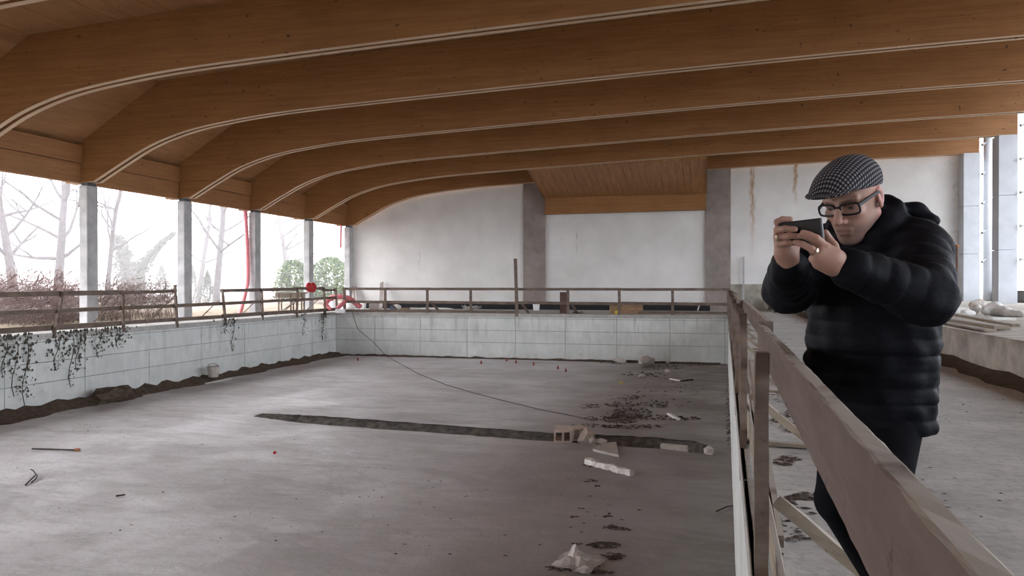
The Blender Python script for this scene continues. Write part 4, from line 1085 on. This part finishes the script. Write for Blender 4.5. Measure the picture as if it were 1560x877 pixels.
sack([(pl(1448, 482, .11), pl(1470, 482, .11), .09, .10), (pl(1470, 484, .10), pl(1482, 484, .10), .09, .06)], 'bag_cloth', 'dusty folded white sack nearest the man on the platform')
sack([(pl(1483, 481, .10), pl(1490, 482, .2), .10, .07)], 'sheet_plastic', 'crumpled clear plastic bag between the two white sacks')
sack([(pl(1484, 473, .15), pl(1494, 473, .2), .13, .12)], 'stone', 'grey rag heap behind the crumpled plastic bag on the platform')
a, b = pl(1505, 487, .02), pl(1540, 487, .02)
tag(MB().bar(a, b, .35, .04, UP, 5, .008, random.Random(8)).build('paper_stack', 'bag_cloth'), 'flat pale paper stack lying on the platform', 'paper')
for i, px in enumerate((1452, 1458)):
    p = C(px, 466, 30.5); r = thing('steel_bar', ['left of two rusty-tipped bars standing by the corner column', 'right of two rusty-tipped bars standing by the corner column'][i], 'bar', (p.x, p.y, PZ), 'rusty bars')
    MB().tube([(p.x, p.y, PZ), (p.x, p.y + .02, 2.72)], .05, 7).build('shaft', 'brown_board', r); MB().tube([(p.x, p.y + .02, 2.70), (p.x, p.y + .02, 2.8)], .075, 7).build('tip', 'rust', r)
# vine on the glazing
rg = random.Random(77); vs, fs = [], []; vp = Vector((11.47, 38.55, 0))
for k in range(420):
    z = rg.uniform(.8, 4.6); wv = .25 + .18 * math.sin(z * 2.1); c = Vector((vp.x + rg.gauss(0, wv * .5), vp.y + rg.gauss(0, .12), z)); s_ = rg.uniform(.02, .06); kk = len(vs)
    u = Vector((rg.uniform(-1, 1), rg.uniform(-1, 1), rg.uniform(-1, 1))).normalized() * s_; v = u.orthogonal().normalized() * s_ * .7
    vs += [c - u, c + v, c + u, c - v]; fs.append((kk, kk + 1, kk + 2, kk + 3))
r = thing('dry_vine', 'dry vine climbing the glazing between the white columns', 'vine', (vp.x, vp.y, -.1))
o = MB().add(vs, fs).build('leaves', 'brown_board', r); o['kind'] = 'stuff'
MB().tube([(vp.x + .1 * math.sin(z), vp.y, z) for z in np.linspace(-.1, 4.7, 16)], .015, 5).build('stem', 'bark', r)
MB().tube([(vp.x - .08 * math.sin(z * 1.3), vp.y + .05, z) for z in np.linspace(-.1, 4.2, 16)], .012, 5).build('stem', 'bark', r)

# ------------------------------------------------------------------ the man with the phone
def mk_person_mats():
    n = NT('skin'); at = n.t.nodes.new('ShaderNodeAttribute'); at.attribute_name = 'tint'
    c = n.mix(n.math('MULTIPLY', n.ramp(n.noise(60, 4), .4, .7), .25), at.outputs['Color'], (.38, .20, .15))
    n.bump(n.noise(300, 3), .1, .002); M['skin'] = n.out(c, .5, .4)
    n = NT('jacket_cloth'); f = n.noise(9, 5, None, .6)
    n.bump(n.noise(26, 5, n.scale((1, 1, 2.2)), .6, 1.0), .25, .010)
    M['jacket'] = n.out(n.mix(n.ramp(f, .3, .7), (.0035, .0038, .006), (.007, .0075, .0115)), .62, .10)
    simple('trousers', (.006, .006, .008), .9, .25, 30, .08); simple('black_leather', (.02, .018, .016), .4)
    simple('glasses_frame', (.010, .009, .010), .5, .1, 20, .3); simple('ring_metal', (.75, .66, .5), .25, .05, 20); M['ring_metal'].node_tree.nodes['Principled BSDF'].inputs['Metallic'].default_value = 1
    simple('phone_black', (.012, .012, .014), .28, .1, 20, .5); simple('phone_edge', (.35, .35, .37), .3, .1, 20, .5); simple('phone_lens', (.05, .05, .06), .1, .1, 20, .8)
    n = NT('check_tweed'); at = n.t.nodes.new('ShaderNodeAttribute'); at.attribute_name = 'weave'
    u, v, w = n.xyz(at.outputs['Vector'])
    pu = n.mapr(n.math('ABSOLUTE', n.math('SUBTRACT', n.math('FRACT', n.math('MULTIPLY', u, 100)), .5)), .22, .30)
    pv = n.mapr(n.math('ABSOLUTE', n.math('SUBTRACT', n.math('FRACT', n.math('MULTIPLY', v, 100)), .5)), .22, .30)
    s_ = n.math('MULTIPLY', n.math('ADD', pu, pv), .5)
    c = n.mix(s_, (.012, .012, .018), (.075, .073, .08)); c = n.mix(n.math('MULTIPLY', pu, pv), c, (.27, .26, .265))
    fz = n.noise(400, 3); c = n.mix(n.math('MULTIPLY', n.ramp(fz, .45, .7), .35), c, (.05, .05, .06))
    n.bump(fz, .4, .003); M['tweed'] = n.out(c, .95, .1)
mk_person_mats()
M['lens_glass'] = M['glass'].copy(); M['lens_glass'].name = 'lens_glass'
for nd in M['lens_glass'].node_tree.nodes:
    if nd.type == 'BSDF_TRANSPARENT': nd.inputs[0].default_value = (.97, .97, .97, 1)
class Frame:
    def __init__(s, o, yaw, pitch):
        nh = -RT * math.sin(yaw) - FW * math.cos(yaw)
        s.o = Vector(o); s.l = RT * math.cos(yaw) - FW * math.sin(yaw)
        s.f = nh * math.cos(pitch) - UP * math.sin(pitch); s.u = UP * math.cos(pitch) + nh * math.sin(pitch)
        s.rot = (tuple(s.f), tuple(s.l), tuple(s.u))
    def __call__(s, x, y, z): return s.o + s.f * x + s.l * y + s.u * z
    def loc(s, V):
        d = V - np.array(s.o); return np.stack([d @ np.array(a) for a in s.rot], 1)
A = lambda v: np.array(v, float)
HD = Frame(C(1300, 303, 2.44), R(50), R(24))
TB = Frame(C(1330, 500, 2.52), R(45), R(6))
B0 = Frame(C(1330, 500, 2.52), R(45), 0)
def cone(a, b, ra, rb, k=.01): return ('cone', A(a), A(b), ra, rb, k)
def bead(a, b, ra, rb, k, q): return ('cone', A(a), A(b), ra, rb, q, k)
def ell(fr_, c, rad, k=.01): return ('ell', A(fr_(*c)), rad, fr_.rot, k)
# joints
shL, shR = C(1402, 378, 2.38), C(1272, 375, 2.62)
elL, elR = C(1412, 452, 2.17), C(1202, 440, 2.47)
wrL, wrR = C(1279, 402, 2.125), C(1201, 402, 2.225)
hipL, hipR = C(1362, 620, 2.47), C(1298, 620, 2.60)
knL, knR = C(1345, 775, 2.33), C(1276, 763, 2.47)
anL, anR = C(1415, 985, 2.42), C(1400, 985, 2.62)
def skel_body():
    P_ = []
    # head
    P_ += [ell(HD, (-.012, 0, .045), (.098, .076, .092), .02), ell(HD, (.022, 0, -.02), (.080, .062, .085), .03), ell(HD, (.035, 0, -.065), (.060, .047, .052), .03)]
    P_ += [cone(HD(.076, -.010, -.104), HD(.076, .010, -.104), .019, .019, .018)]                                  # chin
    for s in (-1, 1):
        P_ += [cone(HD(.0, s * .052, -.052), HD(.055, s * .024, -.098), .022, .018, .02)]                          # jaw line
        P_ += [ell(HD, (.072, s * .036, -.018), (.024, .024, .018), .015)]                                        # cheekbone
        P_ += [cone(HD(.093, s * .014, .028), HD(.078, s * .048, .026), .011, .010, .012)]                        # brow ridge
    P_ += [('ell', A(HD(.1, -.032, .006)), (.02, .018, .013), HD.rot, -.012), ('ell', A(HD(.1, .032, .006)), (.02, .018, .013), HD.rot, -.012)]   # sockets
    for s in (-1, 1): P_ += [ell(HD, (.078, s * .032, .005), (.0135, .0145, .0125), .003)]
    for s in (-1, 1): P_ += [cone(HD(.0905, s * .021, .011), HD(.0875, s * .044, .010), .0045, .004, .004)]       # lids
    P_ += [cone(HD(.094, 0, .020), HD(.119, 0, -.026), .0095, .0125, .007), ell(HD, (.124, 0, -.032), (.0135, .0125, .0105), .005)]
    for s in (-1, 1): P_ += [ell(HD, (.108, s * .0135, -.036), (.012, .0078, .0085), .004)]
    P_ += [cone(HD(.0935, -.019, -.066), HD(.0935, .019, -.066), .0072, .0072, .006), cone(HD(.0925, -.015, -.078), HD(.0925, .015, -.078), .0072, .0072, .006)]
    P_ += [('cone', A(HD(.1015, -.022, -.072)), A(HD(.1015, .022, -.072)), .0032, .0032, -.003)]                   # mouth line
    for s in (-1, 1):                                                                                              # ears
        P_ += [ell(HD, (-.012, s * .077, .0), (.019, .009, .031), .006), ('ell', A(HD(-.006, s * .086, .004)), (.009, .006, .017), HD.rot, -.005), ell(HD, (-.004, s * .079, -.027), (.009, .006, .010), .005)]
    # neck, trunk
    P_ += [cone(HD(-.03, 0, -.06), TB(-.01, 0, .27), .056, .062, .03)]
    P_ += [cone(TB(-.01, 0, .27), TB(0, 0, .02), .08, .10, .05), cone(TB(0, 0, .05), B0(-.01, 0, -.22), .11, .11, .05), cone(shL.lerp(shR, .12), shL.lerp(shR, .88), .05, .05, .04)]
    for a, b, c, ra, rb, rc in ((shL, elL, wrL, .048, .038, .027), (shR, elR, wrR, .048, .038, .027)):
        P_ += [cone(a, b, ra, rb, .02), cone(b, c, rb, rc, .02)]
    for h, k_, a in ((hipL, knL, anL), (hipR, knR, anR)):
        P_ += [cone(h, k_, .07, .048, .03), cone(k_, a, .048, .032, .02), cone(a, a + B0.f * .06 - UP * .04, .03, .02, .02)]
    # left hand (near): palm, fingers lying on the back of the phone, thumb behind its end
    K = .0028
    def finger(pts, r0, r1):
        pts = [C(*p) for p in pts]; n_ = len(pts) - 1
        return [cone(a, b, r0 + (r1 - r0) * i / n_, r0 + (r1 - r0) * (i + 1) / n_, K) for i, (a, b) in enumerate(zip(pts, pts[1:]))]
    P_ += [cone(wrL, C(1268, 394, 2.115), .027, .030, .015), cone(C(1272, 394, 2.115), C(1258, 377, 2.108), .024, .015, .015), cone(C(1270, 398, 2.113), C(1250, 383, 2.103), .024, .016, .015), cone(C(1268, 403, 2.115), C(1245, 391, 2.105), .024, .017, .015), cone(C(1268, 407, 2.12), C(1247, 401, 2.115), .022, .017, .015)]
    P_ += finger([(1259, 376, 2.106), (1244, 363, 2.098), (1233, 357.5, 2.103), (1223, 354, 2.111)], .0112, .008)
    P_ += finger([(1253, 380, 2.106), (1240, 367, 2.112), (1230, 361, 2.120), (1220, 358.5, 2.128)], .0105, .008)
    P_ += finger([(1246, 388, 2.104), (1236, 379, 2.098), (1223, 372, 2.108), (1212, 369, 2.125)], .0108, .008)
    P_ += finger([(1246, 400, 2.115), (1238, 394, 2.115), (1241, 388, 2.132), (1250, 389, 2.14)], .0115, .0085)
    P_ += finger([(1276, 392, 2.125), (1270, 374, 2.15), (1262, 363, 2.158), (1257.5, 354, 2.155)], .0145, .009)
    for kx, ky, kd in ((1259, 376, 2.096), (1252, 381, 2.093), (1246, 388, 2.093)): P_ += [cone(C(1271, 396, 2.093), C(kx, ky, kd), .003, .006, .005)]
    # right hand (far): palm behind the phone end, fingers wrapped over its back
    P_ += [cone(wrR, C(1197, 388, 2.215), .027, .029, .015), cone(C(1200, 386, 2.21), C(1190, 362, 2.205), .024, .017, .015), cone(C(1192, 386, 2.21), C(1187, 352, 2.205), .020, .015, .015), cone(C(1204, 392, 2.212), C(1209, 380, 2.215), .02, .014, .015)]
    P_ += finger([(1190, 350, 2.21), (1184, 338, 2.205), (1192, 334, 2.192), (1204, 334, 2.188)], .0105, .008)
    P_ += finger([(1188, 357, 2.208), (1183.5, 350, 2.195), (1195, 348, 2.170), (1211, 349, 2.152)], .0102, .0085)
    P_ += finger([(1188, 365, 2.208), (1185, 361, 2.192), (1200, 359.5, 2.165), (1219, 359.5, 2.142)], .0102, .008)
    P_ += finger([(1190, 374, 2.208), (1187, 371, 2.192), (1199, 370, 2.170), (1213, 370, 2.158)], .0095, .0075)
    P_ += finger([(1206, 386, 2.213), (1212, 377, 2.212), (1214, 369, 2.21), (1216, 361, 2.205)], .013, .009)
    return P_
feet = (Vector((anL.x, anL.y, 0)) + Vector((anR.x, anR.y, 0))) / 2
man = thing('person', 'man in checked flat cap and black puffer jacket photographing with a phone', 'person', (feet.x, feet.y, 0))
def skin_tint(V):
    L_ = HD.loc(V); x, y, z = L_.T; base = np.array([.37, .215, .165]); col = np.repeat(base[None], len(V), 0)
    def blend(m, c):
        nonlocal col; m = np.clip(m, 0, 1)[:, None]; col = col * (1 - m) + np.array(c)[None] * m
    head = (np.abs(x) < .15) & (np.abs(y) < .1) & (np.abs(z) < .14)
    blend(head * np.clip((-.045 - z) / .03, 0, 1) * .72, [.17, .115, .10])                  # stubble, deepened by the lower face's shade put into the tint
    blend(head * (np.exp(-((z + .0715) / .008) ** 2) * np.exp(-(y / .02) ** 4) * (x > .08)) * .45, [.30, .13, .115])     # lips
    blend(head * np.exp(-((x + .01) / .03) ** 2) * (np.abs(y) > .07) * .6, [.52, .20, .16])                            # ears
    blend(head * np.exp(-((x - .116) / .02) ** 2 - ((z + .03) / .02) ** 2) * .5, [.52, .24, .19])                      # nose
    blend(head * (x > .06) * np.exp(-(((np.abs(y) - .032) / .016) ** 2) - ((z - .0245) / .006) ** 2) * .8, [.10, .06, .045])   # brows
    ey = head * (x > .075) * np.exp(-(((np.abs(y) - .032) / .011) ** 4) - ((z - .003) / .005) ** 4)
    blend(ey * .9, [.30, .27, .26]); blend(head * (x > .075) * np.exp(-(((np.abs(y) - .0325) / .0055) ** 4) - ((z - .002) / .0055) ** 4), [.05, .04, .035])
    return col
sdf_obj('body', skel_body(), .0032, 'skin', man, attr={'tint': skin_tint}, smooth_it=1)
# jacket
Q = (.005, .055)
def jacket():
    P_ = []
    lo, hi = C(1322, 652, 2.54), C(1330, 420, 2.50)
    P_ += [('ecyl', A(lo), A(hi), (.158, .205), (.150, .205), B0.rot, (.0045, .05), .03)]
    P_ += [ell(TB, (.0, 0, .17), (.15, .215, .14), .06)]
    P_ += [cone(shL.lerp(shR, .05) - UP * .01, shL.lerp(shR, .95) - UP * .01, .085, .085, .05), cone(TB(-.03, 0, .22), HD(-.045, 0, -.10), .105, .088, .05)]
    P_ += [bead(shL, elL, .088, .078, .03, Q), bead(elL, wrL.lerp(elL, .16), .080, .058, .03, Q), cone(wrL.lerp(elL, .22), wrL.lerp(elL, .07), .050, .047, .012)]
    P_ += [bead(shR, elR, .088, .076, .03, Q), bead(elR, wrR.lerp(elR, .16), .076, .056, .03, Q), cone(wrR.lerp(elR, .22), wrR.lerp(elR, .07), .049, .046, .012)]
    # standing collar, open towards the face
    N_ = [HD(.085 * math.cos(t) - .035, .088 * math.sin(t), -.105 - .012 * math.cos(t)) + UP * (.03 * (1 - math.cos(t)) * .5) for t in np.linspace(.55, 2 * math.pi - .55, 13)]
    for a, b in zip(N_, N_[1:]): P_ += [cone(a, b, .030, .030, .02)]
    # hood bunched on the back
    P_ += [ell(TB, (-.13, .02, .27), (.075, .135, .055), .03), cone(C(1352, 322, 2.50), C(1395, 322, 2.50), .028, .03, .02), cone(C(1395, 324, 2.50), C(1417, 338, 2.47), .032, .026, .02), cone(C(1360, 345, 2.42), C(1408, 348, 2.42), .03, .028, .03)]
    return P_
def folds(D, ax):
    X, Y, Z = ax[0][:, None, None], ax[1][None, :, None], ax[2][None, None, :]
    return D + .0032 * (np.sin(X * 61 + 1.3 * np.sin(Z * 23)) * np.sin(Y * 55 + Z * 17) + np.sin(Z * 71 + X * 20) * np.sin(Y * 40)).astype(np.float32)
jk = sdf_obj('jacket', jacket(), .006, 'jacket', man, post=folds, smooth_it=1)
sdf_obj('trousers', [cone(hipL, knL, .095, .066, .04), cone(knL, anL + UP * .02, .064, .052, .02), cone(hipR, knR, .095, .066, .04), cone(knR, anR + UP * .02, .064, .052, .02), cone(hipL + UP * .08, hipR + UP * .08, .10, .10, .04)], .008, 'trousers', man, smooth_it=1)
for a in (anL, anR):
    g_ = Vector((a.x, a.y, 0)); h_ = B0.f.copy(); h_.z = 0; h_.normalize(); sd = Vector((-h_.y, h_.x, 0))
    sdf_obj('shoe', [cone(g_ - h_ * .05 + UP * .05, g_ + h_ * .12 + UP * .045, .05, .045, .02), cone(g_ + h_ * .12 + UP * .042, g_ + h_ * .18 + UP * .038, .045, .036, .02), cone(g_ - h_ * .02 + UP * .055, a + UP * .02, .055, .052, .03), ('plane', A(g_ + UP * .002), (0, 0, 1.), -.004)], .007, 'black_leather', man)
# flat cap
def weave(V):
    x, y, z = HD.loc(V).T; return np.stack([x * .9 + .2 * z, np.arctan2(y, np.maximum(z - .0, .01)) * .105, z], 1)
pn = HD.u * math.cos(R(12)) - HD.f * math.sin(R(12))
cap = sdf_obj('flat_cap', [ell(HD, (-.010, 0, .052), (.104, .086, .084), .02), ell(HD, (.05, 0, .076), (.112, .080, .056), .03), ell(HD, (.12, 0, .072), (.065, .066, .020), .02),
      ('plane', A(HD(.02, 0, .040)), tuple(pn), -.006)], .004, 'tweed', man, attr={'weave': weave}, smooth_it=1)
BR = Frame(HD(.125, 0, .068), R(50), R(24 - 4))
sdf_obj('brim', [ell(BR, (.0, 0, -.0), (.078, .074, .009), .01), ('plane', A(BR(-.05, 0, 0)), tuple(BR.f), -.004)], .0035, 'tweed', cap, attr={'weave': weave})
# glasses
GX, GZ = .108, .002
def rim(s):
    pts = []
    for t in np.linspace(0, 2 * math.pi, 29)[:-1]:
        c_, s_ = math.cos(t), math.sin(t); e = .55
        yy = math.copysign(abs(c_) ** e, c_) * .0285; zz = math.copysign(abs(s_) ** e, s_) * .0175
        pts.append(HD(GX - abs(s * .036 + yy) * .16, s * .036 + yy, GZ + zz))
    return pts
gm = MB()
for s in (-1, 1):
    p_ = rim(s); gm.tube(p_ + [p_[0]], .0032, 7)
    gm.bar(HD(GX - .009, s * .062, GZ + .008), HD(-.002, s * .080, GZ + .014), .004, .009, HD.u); gm.bar(HD(-.002, s * .080, GZ + .014), HD(-.03, s * .079, GZ - .008), .004, .007, HD.u)
gm.tube([HD(GX - .002, -.009, GZ + .006), HD(GX + .002, 0, GZ + .009), HD(GX - .002, .009, GZ + .006)], .0035, 7)
gl_ = gm.build('glasses', 'glasses_frame', man, smooth=False)
for s in (-1, 1):
    p_ = rim(s); q_ = [p + HD.f * .002 for p in p_]; n_ = len(p_)
    MB().add([tuple(p) for p in p_ + q_], [tuple(range(n_)), tuple(range(2 * n_ - 1, n_ - 1, -1))] + [(i, (i + 1) % n_, (i + 1) % n_ + n_, i + n_) for i in range(n_)]).build('lens', 'lens_glass', gl_)
def band(c, axis, r, w, parent):
    ax_ = Vector(axis).normalized(); u_ = ax_.orthogonal().normalized(); v_ = ax_.cross(u_); vs, fs = [], []; n_ = 20
    for k_, (rr, of) in enumerate(((r, -w / 2), (r + .0016, -w / 2), (r + .0016, w / 2), (r, w / 2))):
        for j in range(n_): t = 2 * math.pi * j / n_; vs.append(Vector(c) + ax_ * of + (u_ * math.cos(t) + v_ * math.sin(t)) * rr)
    for k_ in range(4):
        for j in range(n_): fs.append((k_ * n_ + j, k_ * n_ + (j + 1) % n_, ((k_ + 1) % 4) * n_ + (j + 1) % n_, ((k_ + 1) % 4) * n_ + j))
    MB().add(vs, fs).build('ring', 'ring_metal', parent)
band(C(1240, 382.5, 2.1005), C(1236, 379, 2.098) - C(1246, 388, 2.104), .0128, .006, man)
band(C(1187, 361, 2.188), C(1200, 359.5, 2.165) - C(1185, 361, 2.192), .0126, .006, man)
# phone
PH = Frame(C(1219, 354, 2.165), R(40), R(6))
ph = thing('smartphone', 'black smartphone held sideways in both hands by the man', 'phone', PH(0, 0, -.033))
def pbox(nm, x0, x1, y0, y1, z0, z1, mat, par, bev=.003):
    b_ = MB().box(x0, x1, y0, y1, z0, z1); rr = Matrix.Rotation(R(4), 4, 'X'); b_.v = [tuple(PH(*(rr @ Vector(v)))) for v in b_.v]; return b_.build(nm, mat, par, bevel=bev)
pbox('back_cover', .0, .005, -.060, .062, -.033, .033, 'phone_black', ph); pbox('bezel', -.004, .0005, -.0595, .0625, -.0335, .0335, 'phone_edge', ph, .0015); pbox('screen', -.0048, -.0038, -.054, .054, -.030, .030, 'phone_black', ph, .0003)
pbox('camera_lens', .0046, .0062, .050, .058, .014, .022, 'phone_lens', ph, .001)
